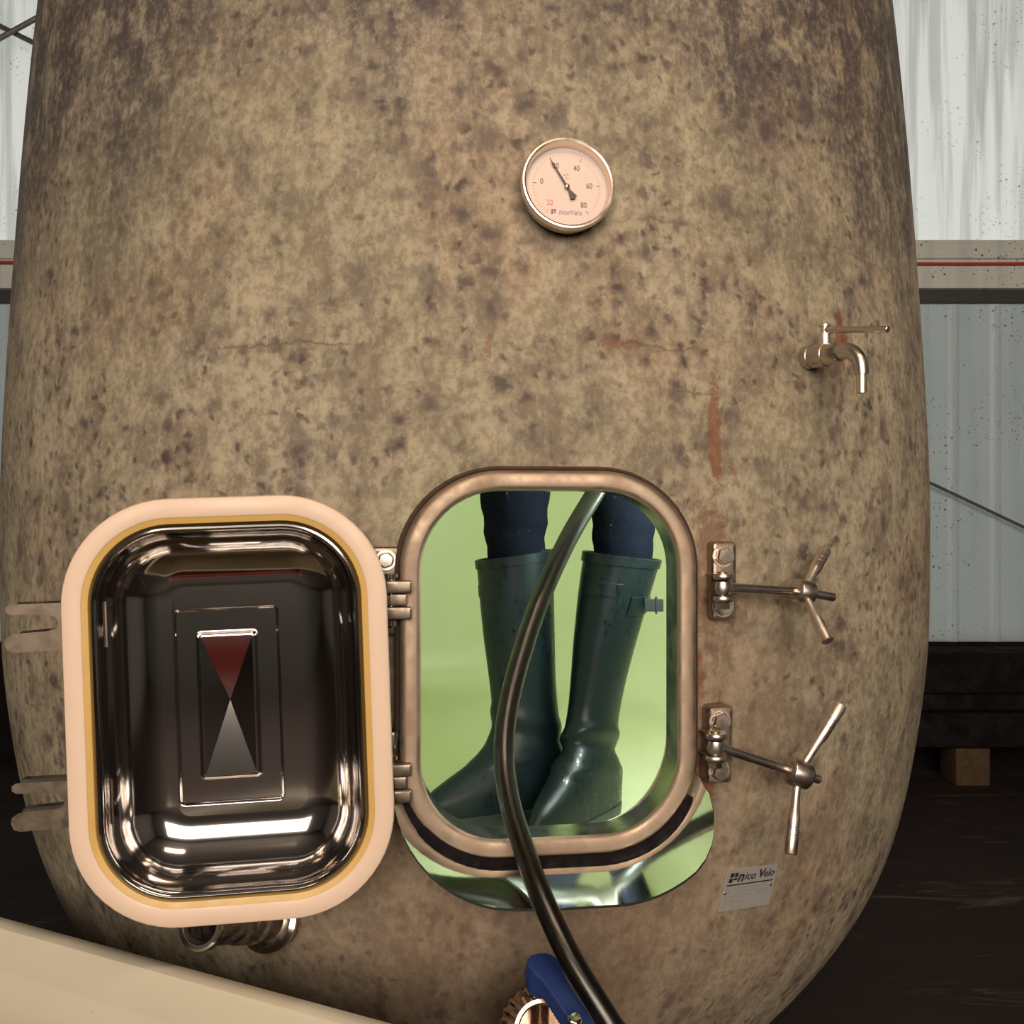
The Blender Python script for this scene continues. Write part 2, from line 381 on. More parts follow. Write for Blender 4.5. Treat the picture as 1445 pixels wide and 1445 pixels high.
M['wall_pale'] = plain('pale_shed_wall', (0.55, 0.55, 0.52), 0.8, var=0.1, scale=2)
M['ceiling'] = plain('dark_shed_ceiling', (0.10, 0.09, 0.085), 0.85, var=0.2, scale=2)
M['crate'] = plain('red_crate_plastic', (0.42, 0.03, 0.018), 0.5, var=0.15)
M['lampbody'] = plain('white_lamp_housing', (0.6, 0.58, 0.55), 0.5)

# ------------------------------------------------------------------ the tank's shape
AX = Vector((-0.0792, 2.060, 0.0))
PROF = [(0.2, 0.268), (0.205, 0.328), (0.235, 0.438), (0.294, 0.528), (0.36, 0.5946), (0.45, 0.6726), (0.545, 0.7381), (0.62, 0.7765), (0.71, 0.8082), (0.84, 0.8353), (1.0, 0.8550), (1.15, 0.8592), (1.3, 0.8588), (1.5, 0.8495), (1.7, 0.8369), (1.9, 0.8220),
        (2.115, 0.8016), (2.4, 0.7663), (2.65, 0.7223), (2.8, 0.6623), (2.9, 0.5523), (2.95, 0.4023), (2.965, 0.2023)]
def Rz(z):
    if z <= PROF[0][0]: return PROF[0][1]
    for i in range(len(PROF) - 1):
        z0, r0 = PROF[i]; z1, r1 = PROF[i + 1]
        if z0 <= z <= z1:
            # Catmull-Rom on r over index
            t = (z - z0) / (z1 - z0)
            m0 = (r1 - PROF[max(i - 1, 0)][1]) / (z1 - PROF[max(i - 1, 0)][0])
            m1 = (PROF[min(i + 2, len(PROF) - 1)][1] - r0) / (PROF[min(i + 2, len(PROF) - 1)][0] - z0)
            h = z1 - z0
            return (2 * t**3 - 3 * t**2 + 1) * r0 + (t**3 - 2 * t**2 + t) * h * m0 + (-2 * t**3 + 3 * t**2) * r1 + (t**3 - t**2) * h * m1
    return PROF[-1][1]
def S(px, py, lift=0.0):
    """point where the line of sight through a pixel meets the tank, and the tank's normal there"""
    Y = 0.9
    while Y < 2.2:
        p = P(px, py, Y)
        if math.hypot(p.x - AX.x, p.y - AX.y) <= Rz(p.z): break
        Y += 0.0005
    d = Vector((p.x - AX.x, p.y - AX.y, 0)).normalized()
    sl = (Rz(p.z + 0.01) - Rz(p.z - 0.01)) / 0.02
    n = (d + Vector((0, 0, -sl))).normalized()
    return p + n * lift, n

# ------------------------------------------------------------------ the setting
FLOORZ = 0.0
def quad(name, a, b, c, d, mat, **kw): return obj(name, [a, b, c, d], [(0, 1, 2, 3)], mat, smooth=False, **kw)
quad('floor', (-6, -5, 0), (6, -5, 0), (6, 5.6, 0), (-6, 5.6, 0), M['floor'], kind='structure', label='dark scuffed concrete floor of the cellar', cat='floor')
quad('wall_left', (-6, -5, 0), (-6, 5.6, 0), (-6, 5.6, 5), (-6, -5, 5), M['wall_dark'], kind='structure', label='grey side wall beyond the picture', cat='wall')
quad('wall_right', (6, -5, 0), (6, 5.6, 0), (6, 5.6, 5), (6, -5, 5), M['wall_dark'], kind='structure', label='grey side wall opposite', cat='wall')
quad('wall_front', (-6, -5, 0), (6, -5, 0), (6, -5, 5), (-6, -5, 5), M['wall_pale'], kind='structure', label='grey wall facing the tank hatch', cat='wall')
quad('ceiling', (-6, -5, 5), (6, -5, 5), (6, 5.6, 5), (-6, 5.6, 5), M['ceiling'], kind='structure', label='dark shed ceiling', cat='ceiling')
WB = 5.0
wall = bpy.data.objects.new('wall_back', None); COL.objects.link(wall); wall.location = (0, WB, 0); ORG[wall] = Vector((0, WB, 0))
wall['kind'] = 'structure'; wall['label'] = 'pale sheet-clad shed wall behind the tank'; wall['category'] = 'wall'
ZT, ZG1, ZG0, ZL, ZB = 5.0, 2.57, 2.335, 2.28, 0.61
# upper sheets with soft vertical folds, one object per sheet
folds = [(random.uniform(-5.9, 5.9), random.uniform(0.02, 0.07), random.uniform(0.012, 0.045) * random.choice((1, 1, -1)), random.uniform(-0.05, 0.05)) for _ in range(150)]
folds += [(2.28, 0.03, 0.05, 0.03), (2.40, 0.025, 0.05, 0.0), (2.52, 0.03, 0.06, -0.02), (2.12, 0.03, 0.035, 0.02)]
def fold(x, z):
    f = (z - ZG1) / (ZT - ZG1); y = 0.0
    for cx, wd, a, sl in folds:
        d = x - cx - sl * (1 - f)
        if abs(d) < wd * 3: y += a * math.exp(-(d / wd) ** 2) * min(1.0, 0.10 + 1.5 * f)
    return y
nx = 100
for k in range(6):
    x0, x1 = -6 + 2 * k, -6 + 2 * k + 2
    vs = []; fs = []; rows = 14
    for j in range(rows + 1):
        z = ZG1 - 0.02 + (ZT - ZG1 + 0.02) * j / rows
        for i in range(nx + 1):
            x = x0 + (x1 - x0) * i / nx; vs.append((x, WB - fold(x, z), z))
    for j in range(rows):
        for i in range(nx):
            a = j * (nx + 1) + i; fs.append((a, a + 1, a + nx + 2, a + nx + 1))
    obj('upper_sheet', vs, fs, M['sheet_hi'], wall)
    mb = MB()
    prof = []
    # lower sheet with shallow ribs
    xs = []; x = x0
    while x < x1 - 1e-6:
        xs += [(x, 0), (x + 0.15, 0), (x + 0.17, 0.012), (x + 0.19, 0.012)]; x += 0.2083333
    xs = [(min(a, x1), b) for a, b in xs] + [(x1, 0)]
    mb.loft([[(a, WB - b * 0.7, ZB) for a, b in xs], [(a, WB - b * 0.7, ZL + 0.03) for a, b in xs]], closed=False)
    mb.build('lower_sheet', M['sheet_lo'], wall, smooth=False)
mb = MB(); fr = Fr((0, WB - 0.03, 0), (1, 0, 0), (0, 0, 1), (0, -1, 0))
mb.loft([[(x, WB - y, z) for y, z in ((0.0, ZG1 + 0.012), (0.055, ZG1 + 0.008), (0.062, ZG1 - 0.006), (0.062, 2.49), (0.05, 2.482), (0.05, ZG0 + 0.01), (0.0, ZG0))] for x in (-6, 6)], closed=False)
mb.build('girt', M['girt'], wall, label='speckled horizontal girt across the wall')
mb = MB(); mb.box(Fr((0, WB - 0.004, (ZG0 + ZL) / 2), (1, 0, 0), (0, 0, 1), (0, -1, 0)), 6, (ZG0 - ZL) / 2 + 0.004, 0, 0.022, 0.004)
mb.build('shadow_gap_strip', M['shadow_gap'], wall, smooth=False)  # dark strip standing in for the shadow gap below the girt
mb = MB(); mb.box(Fr((0, WB + 0.05, ZB / 2), (1, 0, 0), (0, 0, 1), (0, -1, 0)), 6, ZB / 2 + 0.01, 0, 0.04)
mb.build('plinth', M['timber'], wall, smooth=False)
mb = MB(); pts = [(x, WB - 0.066 - 0.004 * math.sin(x * 2.1), 2.4665 + 0.006 * math.sin(x * 1.7 + 1)) for x in [-6 + 0.2 * i for i in range(61)]]
mb.tube(pts, 0.0072, 8).build('red_cable', M['red'], loc=(0, WB - 0.066, 2.46), label='thin red cable clipped along the pale wall girt', cat='cable')
def rod(px0, py0, px1, py1, Y, r, label):
    a, b = P(px0, py0, Y), P(px1, py1, Y); d = (b - a)
    a2, b2 = a - d * 1.5, b + d * 1.5
    mb = MB(); mb.tube([a2, a2.lerp(b2, .5), b2], r, 8)
    return mb.build('brace_rod', M['rod'], loc=a, label=label, cat='brace', group='diagonal wall braces')
rod(0, 37, 55, 64, 4.86, 0.013, 'grey brace rod sloping down towards the tank, upper wall corner')
rod(0, 54, 60, 21, 4.83, 0.013, 'grey brace rod sloping up towards the tank, upper wall corner')
rod(1312, 681, 1445, 744, 4.93, 0.0075, 'thin grey brace rod slanting across the lower wall sheet above the timbers')
# stacked black timbers and their bearers
tz = 0.175
for i, (h, dy) in enumerate(((0.165, 0.0), (0.085, 0.02), (0.19, -0.015))):
    mb = MB(); L = 1.5
    fr = Fr((3.05 + 0.03 * i, 4.72 + dy, tz), (1, 0, 0), (0, 1, 0), (0, 0, 1))
    mb.box(fr, L, 0.11, 0.0, h - 0.004, 0.007)
    mb.build('timber', M['timber'], loc=(3.05, 4.72, tz), label=('black timber resting on the tan wood block', 'thin black timber in the middle of the stack', 'topmost black timber below the wall sheet')[i], cat='timber', group='black timbers stacked by the wall')
    tz += h
for X, lab in ((2.10, 'tan wood block under the black timbers beside the tank'), (3.9, 'far tan wood block under the black timbers')):
    mb = MB(); mb.box(Fr((X, 4.70, 0), (1, 0, 0), (0, 1, 0), (0, 0, 1)), 0.078, 0.09, 0.0, 0.172, 0.006)
    mb.build('wood_block', M['block'], loc=(X, 4.70, 0), label=lab, cat='block', group='wood blocks under the timbers')

# ------------------------------------------------------------------ concrete tank
tank = root('concrete_tank', (AX.x, AX.y, 0), 'tall mottled tan concrete wine tank with an open steel hatch', 'tank')
def lathe_mesh(prof, seg):
    bm = bmesh.new(); rings = []
    for r, z in prof:
        if r < 1e-6: rings.append([bm.verts.new((0, 0, z))]); continue
        rings.append([bm.verts.new((r * math.cos(2 * PI * k / seg), r * math.sin(2 * PI * k / seg), z)) for k in range(seg)])
    for a, b in zip(rings[:-1], rings[1:]):
        for k in range(seg):
            k2 = (k + 1) % seg
            if len(a) == 1: bm.faces.new((a[0], b[k], b[k2]))
            elif len(b) == 1: bm.faces.new((a[k], b[0], a[k2]))
            else: bm.faces.new((a[k], a[k2], b[k2], b[k]))
    bmesh.ops.recalc_face_normals(bm, faces=bm.faces[:]); return bm
SEG = 144
outer = [(0, 0.20), (0.15, 0.20)] + [(Rz(z), z) for z in [0.2 + 0.0005] + [0.21 + 0.02 * i for i in range(138)] if z < 2.96] + [(0.1, 2.967), (0, 2.967)]
inn = [(0, 0.742), (0.3, 0.744), (0.5, 0.748), (0.62, 0.750), (0.69, 0.756), (0.735, 0.770), (0.762, 0.795), (0.776, 0.83), (0.780, 0.88), (0.782, 0.95), (0.783, 1.02)]
inn += [(Rz(z) - 0.075, z) for z in [1.08 + 0.06 * i for i in range(23)]] + [(0.63, 2.58), (0.58, 2.72), (0.48, 2.80), (0.3, 2.84), (0, 2.85)]
def shift(prof, d): return [(max(r - d, 0) if r > 1e-6 else 0, z) for r, z in prof]
# hatch frame of reference
HA = math.radians(8.3)
HN = Vector((math.sin(HA), -math.cos(HA), 0)); HU = Vector((math.cos(HA), math.sin(HA), 0))
HC = AX + HN * 0.877 + Vector((0, 0, 1.0705))
H = Fr(HC, HU, (0, 0, 1), HN)
HW, HH, HR = 0.1540, 0.2045, 0.094
def cutter():
    mb = MB(); pts = rr(HW + 0.0195, HH + 0.0195, HR + 0.019, 12)
    mb.loft([[H(x, y, 0.15) for x, y in pts], [H(x, y, -0.30) for x, y in pts]], True, True, True)
    me = bpy.data.meshes.new('cutter'); me.from_pydata([tuple(v) for v in mb.v], [], mb.f)
    bm = bmesh.new(); bm.from_mesh(me); bmesh.ops.recalc_face_normals(bm, faces=bm.faces[:]); bm.to_mesh(me); bm.free()
    o = bpy.data.objects.new('cutter', me); COL.objects.link(o); return o
def solid_cut(name, bm_list, mats):
    bm = bmesh.new()
    for b, flip in bm_list:
        me = bpy.data.meshes.new('tmp')
        if flip: bmesh.ops.reverse_faces(b, faces=b.faces[:])
        b.to_mesh(me); bm.from_mesh(me); b.free(); bpy.data.meshes.remove(me)
    me = bpy.data.meshes.new(name); bm.to_mesh(me); bm.free()
    o = bpy.data.objects.new(name, me); o.location = AX; COL.objects.link(o)
    c = cutter(); m = o.modifiers.new('cut', 'BOOLEAN'); m.object = c; m.operation = 'DIFFERENCE'; m.solver = 'EXACT'
    dg = bpy.context.evaluated_depsgraph_get(); dg.update()
    me2 = bpy.data.meshes.new_from_object(o.evaluated_get(dg)); o.modifiers.clear(); o.data = me2; bpy.data.objects.remove(c)
    me2.materials.clear(); [me2.materials.append(x) for x in mats]
    bm = bmesh.new(); bm.from_mesh(me2)
    for f in bm.faces: f.smooth = True; f.material_index = 0
    for e in bm.edges:
        if len(e.link_faces) == 2 and e.calc_face_angle(0) > 0.7: e.smooth = False
    bm.to_mesh(me2); bm.free()
    me2.name = name; o.location = (0, 0, 0); o.parent = tank; ORG[o] = ORG[tank]; return o
body = solid_cut('tank_body', [(lathe_mesh(outer, SEG), False), (lathe_mesh(shift(inn, -0.004), SEG), True)], [M['concrete']])
body['label'] = 'mottled tan concrete shell'
lin = solid_cut('lining', [(lathe_mesh(shift(inn, -0.003), SEG), False), (lathe_mesh(shift(inn, 0.0), SEG), True)], [M['lining']])
lin['label'] = 'glossy lime green inner lining'
mb = MB(); mb.lathe(Fr((AX.x, AX.y, 0), (1, 0, 0), (0, 1, 0), (0, 0, 1)), [(0.36, 0.0), (0.36, 0.16), (0.33, 0.215)], 48)
mb.build('plinth_ring', M['concrete'], tank)
# hatch frame: a rounded steel ring set in the wall
def ring_loops(prof, n=14, hw=HW, hh=HH, r=HR, fr=H):
    return [[fr(x, y, dz) for x, y in rr(hw + d, hh + d, r + d, n)] for d, dz in prof]
mb = MB(); mb.loft(ring_loops([(0.0235, -0.050), (0.002, -0.052), (0, -0.050), (0, -0.0065)]))
mb.build('hatch_sleeve', M['sleeve'], tank, label='polished inner sleeve of the hatch')
mb = MB(); mb.loft(ring_loops([(0, -0.0066), (0.0008, -0.0030), (0.003, -0.0006), (0.006, 0.0004), (0.0165, 0.0004), (0.0195, -0.0006), (0.0225, -0.0030), (0.024, -0.0075), (0.024, -0.055)]))
mb.build('hatch_frame', M['ring'], tank, label='rounded brown-tinted steel hatch frame')
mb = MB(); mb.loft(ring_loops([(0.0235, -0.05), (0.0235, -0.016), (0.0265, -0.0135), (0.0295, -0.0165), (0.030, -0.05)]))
mb.build('frame_shade_line', M['shade_line'], tank)  # dark strip laid in place of the contact shadow round the frame
# drip tray round the lower half of the frame
def low_path(off, n=14):
    pts = rr(HW + off, HH + off, HR + off, n)
    left = pts[2 * (n + 1):3 * (n + 1)]; right = pts[3 * (n + 1):]
    a = [(-(HW + off), -0.075 - 0.004 * i) for i in range(0, 8)]
    a += left
    bx0, bx1 = left[-1], right[0]
    a += [(bx0[0] + (bx1[0] - bx0[0]) * k / 8, bx0[1]) for k in range(1, 8)]
    a += right[:-2]
    return a
base = low_path(0.0245); tot = [0.0]
for p, q in zip(base[:-1], base[1:]): tot.append(tot[-1] + math.hypot(q[0] - p[0], q[1] - p[1]))
def tray_pt(i, k, lift=0.0):
    """k 0 at the frame, 1 at the outer rim"""
    x, y = base[i]; p0 = base[max(i - 1, 0)]; p1 = base[min(i + 1, len(base) - 1)]
    tx, ty = p1[0] - p0[0], p1[1] - p0[1]; L = math.hypot(tx, ty); nx_, ny_ = ty / L, -tx / L
    s = tot[i]; e = min(s / 0.27, 1.0) ; e2 = min((tot[-1] - s) / 0.085, 1.0)
    a = (0.06 + 0.94 * math.sin(min(e, 1) * PI / 2)) * (0.10 + 0.90 * math.sin(min(e2, 1) * PI / 2) ** 0.7)
    out = 0.031 * k * a; fwd = 0.082 * k * a
    q = H(x + nx_ * out, y + ny_ * out, -0.014 + fwd)
    if lift:
        nn = (H.u * nx_ + H.v * ny_) * 0.082 - H.n * 0.031; nn = -nn.normalized(); q = q + nn * lift
    return q
N = len(base)
mb = MB()
loops = [[tray_pt(i, k) for i in range(N)] for k in (0, .25, .5, .75, .93, 0.99, 1.0)]
drop = [[p - Vector((0, 0, 0.0028)) + H.n * 0.0004 for p in loops[-1]]]
under = [[tray_pt(i, k, -0.0018) for i in range(N)] for k in (0.97, .5, 0)]
mb.loft(loops + drop + under, closed=False)
mb.build('drip_tray', M['tray'], tank, label='mirror polished steel drip lip under the hatch')
mb = MB(); rows = []
for i in range(3, N - 2):
    rows.append([tray_pt(i, 0.03, 0.0), tray_pt(i, 0.03, 0.0075), tray_pt(i, 0.10, 0.0085), tray_pt(i, 0.17, 0.0075), tray_pt(i, 0.17, 0.0)])
mb.loft(rows, True, True, True)
mb.build('tray_seal', M['black'], tank, label='black rubber strip')

# bolt head, hexagon with a domed face
def hexbolt(mb, fr, r, h): 
    mb.lathe(fr, [(r * 1.28, 0), (r * 1.28, 0.0016), (r * 1.0, 0.0016)], 20, cap1=False)
    mb.lathe(fr, [(r, 0.001), (r, h * 0.75), (r * 0.86, h), (r * .3, h * 1.03)], 6, a0=0.3)
# right-hand swing clamps
def clamp(plate_px, pivot, hub, tip, arms, label, hs=1.0):
    """pixels plus depths of the moving bits; the plate lies on the tank"""
    pc, pn = S(*plate_px)
    c = MB(); fr0 = frame_n(H.o, HN); 
    # the plate lies in the plane of the hatch frame's flange
    q = pc - HC; plane_c = H(q.dot(H.u), q.dot(H.v), -0.030)
    fr = frame_n(plane_c, (HN + pn * 0.6).normalized())
    c.box(fr, 0.0165, 0.048, -0.03, 0.003, 0.005)
    part = c.build('clamp', M['steel_dirty'], tank, label=label)
    for sy in (0.031, -0.031):
        m = MB(); hexbolt(m, Fr(fr(-0.003, sy, 0.003), fr.u, fr.v, fr.n), 0.0112, 0.009); m.build('bolt', M['handle'], part)
    pv = P(*pivot); hb = P(*hub); tp = P(*tip)
    ax = (tp - hb).normalized()
    # two lugs above and below the eye, with washers and a nut
    for sy, th in ((0.0135, 0.003), (-0.0135, 0.003)):
        m = MB(); o = fr.o + fr.v * ((pv - fr.o).dot(fr.v) + sy)
        reach = (pv - fr.o).dot(fr.n)
        pts = [(-0.011, 0.0), (0.011, 0.0)]
        pts += [(0.011 * math.cos(a), reach + 0.011 * math.sin(a)) for a in [PI * k / 8 for k in range(9)]]
        sx = (pv - fr.o).dot(fr.u)
        l0 = [o + fr.u * (sx + a) + fr.n * b + fr.v * th / 2 for a, b in pts]; l1 = [o + fr.u * (sx + a) + fr.n * b - fr.v * th / 2 for a, b in pts]
        m.loft([l0, l1], True, True, True); m.build('lug', M['steel'], part, smooth=False)
        m = MB(); m.lathe(frame_axis(pv + fr.v * (sy * 1.0), fr.v), [(0.0135, -0.0035), (0.0145, -0.002), (0.0145, 0.002), (0.0135, 0.0035)], 24); m.build('washer', M['steel'], part)
    m = MB(); f2 = frame_axis(pv, fr.v)
    m.lathe(f2, [(0.006, -0.026), (0.006, 0.019)], 12); m.build('pivot_pin', M['steel_dirty'], part)
    m = MB(); m.lathe(f2, [(0.0095, -0.0255), (0.0095, -0.018)], 6); m.build('nut', M['steel'], part, smooth=False)
    m = MB(); m.lathe(f2, [(0.006, -0.0095), (0.0105, -0.0075), (0.0125, 0), (0.0105, 0.0075), (0.006, 0.0095)], 20); m.build('eye', M['steel'], part)
    m = MB(); d = (hb - pv).normalized(); m.tube([pv + d * 0.008, pv + d * 0.014, pv.lerp(hb, .5), hb, tp - ax * 0.0015, tp], [0.0085, 0.0062, 0.0058, 0.0058, 0.0058, 0.0045], 14); m.build('rod', M['steel'], part)
    m = MB(); f3 = frame_axis(hb, ax)
    m.lathe(f3, [(r_ * (0.9 if hs < 1 else 1.05), h_ * 0.80 * hs) for r_, h_ in [(0.0125, -0.0205), (0.0155, -0.0195), (0.0165, -0.018), (0.0165, -0.0165), (0.0158, -0.0155), (0.0165, -0.014), (0.0165, 0.0155), (0.0145, 0.0185), (0.008, 0.019)]], 28); m.build('hub', M['steel'], part)
    for ex, ey, eY in arms:
        e = P(ex, ey, eY); dv = e - hb; L = dv.length; fa = frame_axis(hb, dv)
        pr = [(0.0048, 0.006), (0.0052, 0.02), (0.0056, L * 0.42), (0.0074, L * 0.52), (0.0078, L * 0.56), (0.0078, L * .66), (0.0073, L * .665), (0.0073, L * .675), (0.0078, L * .68),
              (0.0080, L * .76), (0.0075, L * .765), (0.0075, L * .775), (0.0080, L * .78), (0.0082, L * 0.985), (0.0072, L)]
        m = MB(); m.lathe(fa, pr, 18); m.build('handle_arm', M['handle'], part)
    return part
clamp((1015, 818), (1019, 829, 1.226), (1134, 835, 1.270), (1177, 843, 1.285), ((1164, 776, 1.318), (1168, 905, 1.225)), 'swing clamp with rod level and one arm pointing out', 0.8)
clamp((1007, 1045), (1009, 1053, 1.226), (1126, 1091, 1.245), (1157, 1100, 1.252), ((1187, 994, 1.262), (1115, 1206, 1.215)), 'swing clamp with bright splayed handle arms')

# ------------------------------------------------------------------ hatch door, swung open to the left of the hatch
dr, dyaw = math.radians(2.0), math.radians(6.5)
ux = Vector((math.cos(dyaw), math.sin(dyaw), 0)); up = Vector((0, 0, 1))
D = Fr(P(324.5, 1003, 1.092), ux * math.cos(dr) + up * math.sin(dr), up * math.cos(dr) - ux * math.sin(dr), ux.cross(up))
DW, DH, DR = 0.1720, 0.2310, 0.114
def dl(prof, n=14): return [[D(x, y, dz) for x, y in rr(DW - d, DH - d, max(DR - d, 0.004), n)] for d, dz in prof]
mb = MB(); mb.loft(dl([(0.002, -0.014), (0.0, -0.011), (0.0, -0.0035), (0.0012, -0.0012), (0.004, 0.0), (0.0190, 0.0005), (0.0210, -0.0005)]))
gas = mb
door_mb = MB()
flat = -0.070
door_mb.loft(dl([(0.0285, -0.006), (0.030, -0.0035), (0.0315, -0.0008), (0.0335, -0.0003), (0.0355, -0.0012), (0.0372, -0.0040)] + [(0.0376 + 0.0624 * (1 - math.cos(a_)), -0.006 - 0.064 * math.sin(a_)) for a_ in [PI / 2 * k_ / 16 for k_ in range(17)]], 18))
def rl(hw, hh, r, dz, n=18): return [D(x - 0.0125, y - 0.0065, dz) for x, y in rr(hw, hh, r, n)]
door_mb.loft([[D(x, y, flat) for x, y in rr(DW - .10, DH - .10, 0.014, 18)], [D(x, y, flat) for x, y in rr(DW - .1020, DH - .1020, 0.0120, 18)]] + [rl(0.0600, 0.1135, 0.009, flat), rl(0.0592, 0.1127, 0.007, flat), rl(0.0580, 0.1115, 0.006, flat - 0.0007), rl(0.0568, 0.1103, 0.005, flat - 0.0030), rl(0.0556, 0.1091, 0.004, flat - 0.0040),
              rl(0.0536, 0.1071, 0.003, flat - 0.0040), rl(0.0358, 0.0863, 0.007, flat - 0.0040), rl(0.0342, 0.0847, 0.0055, flat - 0.0040), rl(0.0332, 0.0837, 0.005, flat - 0.0034), rl(0.0318, 0.0823, 0.0045, flat - 0.0010), rl(0.0306, 0.0811, 0.004, flat - 0.0003), rl(0.0285, 0.079, 0.003, flat - 0.0003)])
door = door_mb.build('hatch_door', M['mirror'], tank, label='dished mirror-steel hatch door swung open')
gas.build('gasket', M['gasket'], door, label='flat peach silicone gasket')
mb = MB(); mb.loft(dl([(0.0205, -0.0010), (0.0215, -0.0012), (0.0275, -0.0030), (0.0292, -0.009)])); mb.build('gasket_lip', M['amber'], door, label='amber inner gasket lip')
# hourglass panel: four shallow facets meeting in the middle
c4 = [D(-0.0125 - 0.0286, 0.0727, flat - 0.0003), D(-0.0125 + 0.0286, 0.0727, flat - 0.0003), D(-0.0125 + 0.0286, -0.0857, flat - 0.0003), D(-0.0125 - 0.0286, -0.0857, flat - 0.0003)]
ap = D(-0.0125, -0.002, flat - 0.0098)
obj('pressed_facet', c4 + [ap], [(0, 1, 4), (1, 2, 4), (2, 3, 4), (3, 0, 4)], M['mirror'], door, smooth=False)
mb = MB(); mb.loft(dl([(0.003, -0.0125), (0.003, -0.016), (0.030, -0.018), (0.038, -0.034), (0.052, -0.058), (0.072, -0.078), (0.10, -0.087)]), True, False, True)
mb.build('door_back', M['steel_dirty'], door)
# forks that catch the clamp rods
for cy, lab in ((0.0965, None), (-0.0960, None)):
    mb = MB(); o = D(-DW + 0.010, cy, -0.036); f4 = Fr(o, D.u, D.v, D.n)
    pts = [(0.03, 0.024), (-0.068, 0.0245), (-0.071, 0.0225), (-0.071, 0.0195), (-0.068, 0.0175), (-0.030, 0.0165), (-0.020, 0.0125), (-0.0165, 0.004), (-0.020, -0.003), (-0.030, -0.006), (-0.066, -0.0075), (-0.072, -0.0115), (-0.073, -0.016), (-0.071, -0.0215), (-0.066, -0.0235), (0.03, -0.0225)]
    mb.prism(f4, pts[::-1], -0.016, 0.014, 0.0022)
    mb.build('clamp_fork', M['fork'], door)
# hinges between door and frame
for py in (838, 1084):
    pl, pn = S(556, py)
    q = pl - HC; f5 = Fr(H(-HW - 0.038, q.dot(H.v), -0.020), H.u, H.v, H.n)
    mb = MB(); mb.box(Fr(f5(0.004, 0.004, 0), f5.u, f5.v, f5.n), 0.022, 0.052 if py < 900 else 0.045, -0.035, -0.004, 0.004)
    hp = mb.build('hinge', M['fork'], tank)
    for sy in (0.0115, -0.0185):
        mb = MB(); mb.box(Fr(f5(0.012, sy, 0.0), f5.u, f5.v, f5.n), 0.0150, 0.0072, -0.008, 0.032, 0.0025); mb.build('knuckle', M['fork'], hp)
    mb = MB(); mb.box(Fr(f5(0.004, -0.0035, 0.0), f5.u, f5.v, f5.n), 0.018, 0.0068, 0.006, 0.027, 0.002); mb.build('hinge_tongue', M['fork'], hp)
    mb = MB(); mb.lathe(frame_axis(f5(0.004, -0.036, 0.017), H.v), [(0.0045, 0.0), (0.006, 0.002), (0.006, 0.008), (0.0045, 0.010), (0.0045, 0.058), (0.0078, 0.058), (0.0078, 0.062), (0.005, 0.064)], 14); mb.build('hinge_pin', M['chrome'], hp)
    if py < 900:
        mb = MB(); hexbolt(mb, Fr(f5(-0.002, 0.041, -0.004), f5.u, f5.v, f5.n), 0.0095, 0.009); mb.build('bolt', M['steel'], hp)
    mb = MB(); e = D(DW - 0.020, (f5.o - D.o).dot(D.v), -0.030); s0 = f5(0.004, -0.0035, 0.016)
    d = (e - s0); ff = frame_axis(s0, d)
    mb.box(ff, 0.0065, 0.006, 0.0, d.length, 0.002); mb.build('door_arm', M['steel'], hp)
# maker's plate
pc, pn = S(1055.5, 1252)
f6 = frame_n(pc + pn * 0.0008, pn, roll=math.radians(-4.5))
k = (pc.y) / F
HWp, HHp = 0.0445, 0.0300
mb = MB(); mb.box(f6, HWp, HHp, -0.006, 0.0012, 0.0008); plate = mb.build('maker_plate', M['plate'], tank, smooth=False, label='small silver plate lettered nico Velo')
zt = 0.0014
def bar(fr, x0, x1, y0, y1, z, mat, parent, name='printed_line', sh=0.0):
    return obj(name, [fr(x0 + sh * y0, y0, z), fr(x1 + sh * y0, y0, z), fr(x1 + sh * y1, y1, z), fr(x0 + sh * y1, y1, z)], [(0, 1, 2, 3)], mat, parent, smooth=False)
def emblem(fr, x, y, s, z, mat, parent):
    for dx, dy, a, b in ((0, 0.55, .46, .45), (0.55, 0.55, .46, .45), (0, 0, .46, .45), (0.55, 0.22, .46, .23)):
        bar(fr, x + dx * s, x + (dx + a) * s, y + dy * s, y + (dy + b) * s, z, mat, parent, 'emblem_square', 0.12)
emblem(f6, -0.0405, 0.0115, 0.0135, zt, M['plate_ink'], plate)
text('lettering', 'n', 0.0215, f6, -0.0195, 0.0185, zt, M['plate_ink'], plate, 0.25, 0.0005, xs=1.0)
text('lettering', 'ico', 0.0155, f6, -0.0030, 0.0182, zt, M['plate_ink'], plate, 0.2, 0.0001, xs=1.05)
text('lettering', 'V', 0.0165, f6, 0.0160, 0.0192, zt, M['plate_ink'], plate, 0.2, 0.0005, xs=1.0)
text('lettering', 'elo', 0.0155, f6, 0.0300, 0.0190, zt, M['plate_ink'], plate, 0.2, 0.0001, xs=1.0)
bar(f6, -0.0410, 0.0400, 0.0068, 0.0086, zt, M['plate_ink'], plate, 'underline')
for y, segs in ((0.0025, ((-0.029, -0.006), (-0.004, 0.012), (0.014, 0.028))), (-0.0025, ((-0.024, 0.004), (0.006, 0.026))), (-0.0085, ((-0.038, -0.018), (-0.004, 0.007), (0.017, 0.033))), (-0.0165, ((-0.036, -0.006),))):
    for a, b in segs: bar(f6, a, b, y - 0.0007, y + 0.0007, zt, M['plate_grey'], plate)
for x, y in ((-0.041, -0.003), (0.038, 0.001)):
    mb = MB(); mb.lathe(Fr(f6(x, y, zt - .0004), f6.u, f6.v, f6.n), [(0.0026, 0), (0.0022, 0.0009), (0.001, 0.0013)], 10); mb.build('rivet', M['handle'], plate)

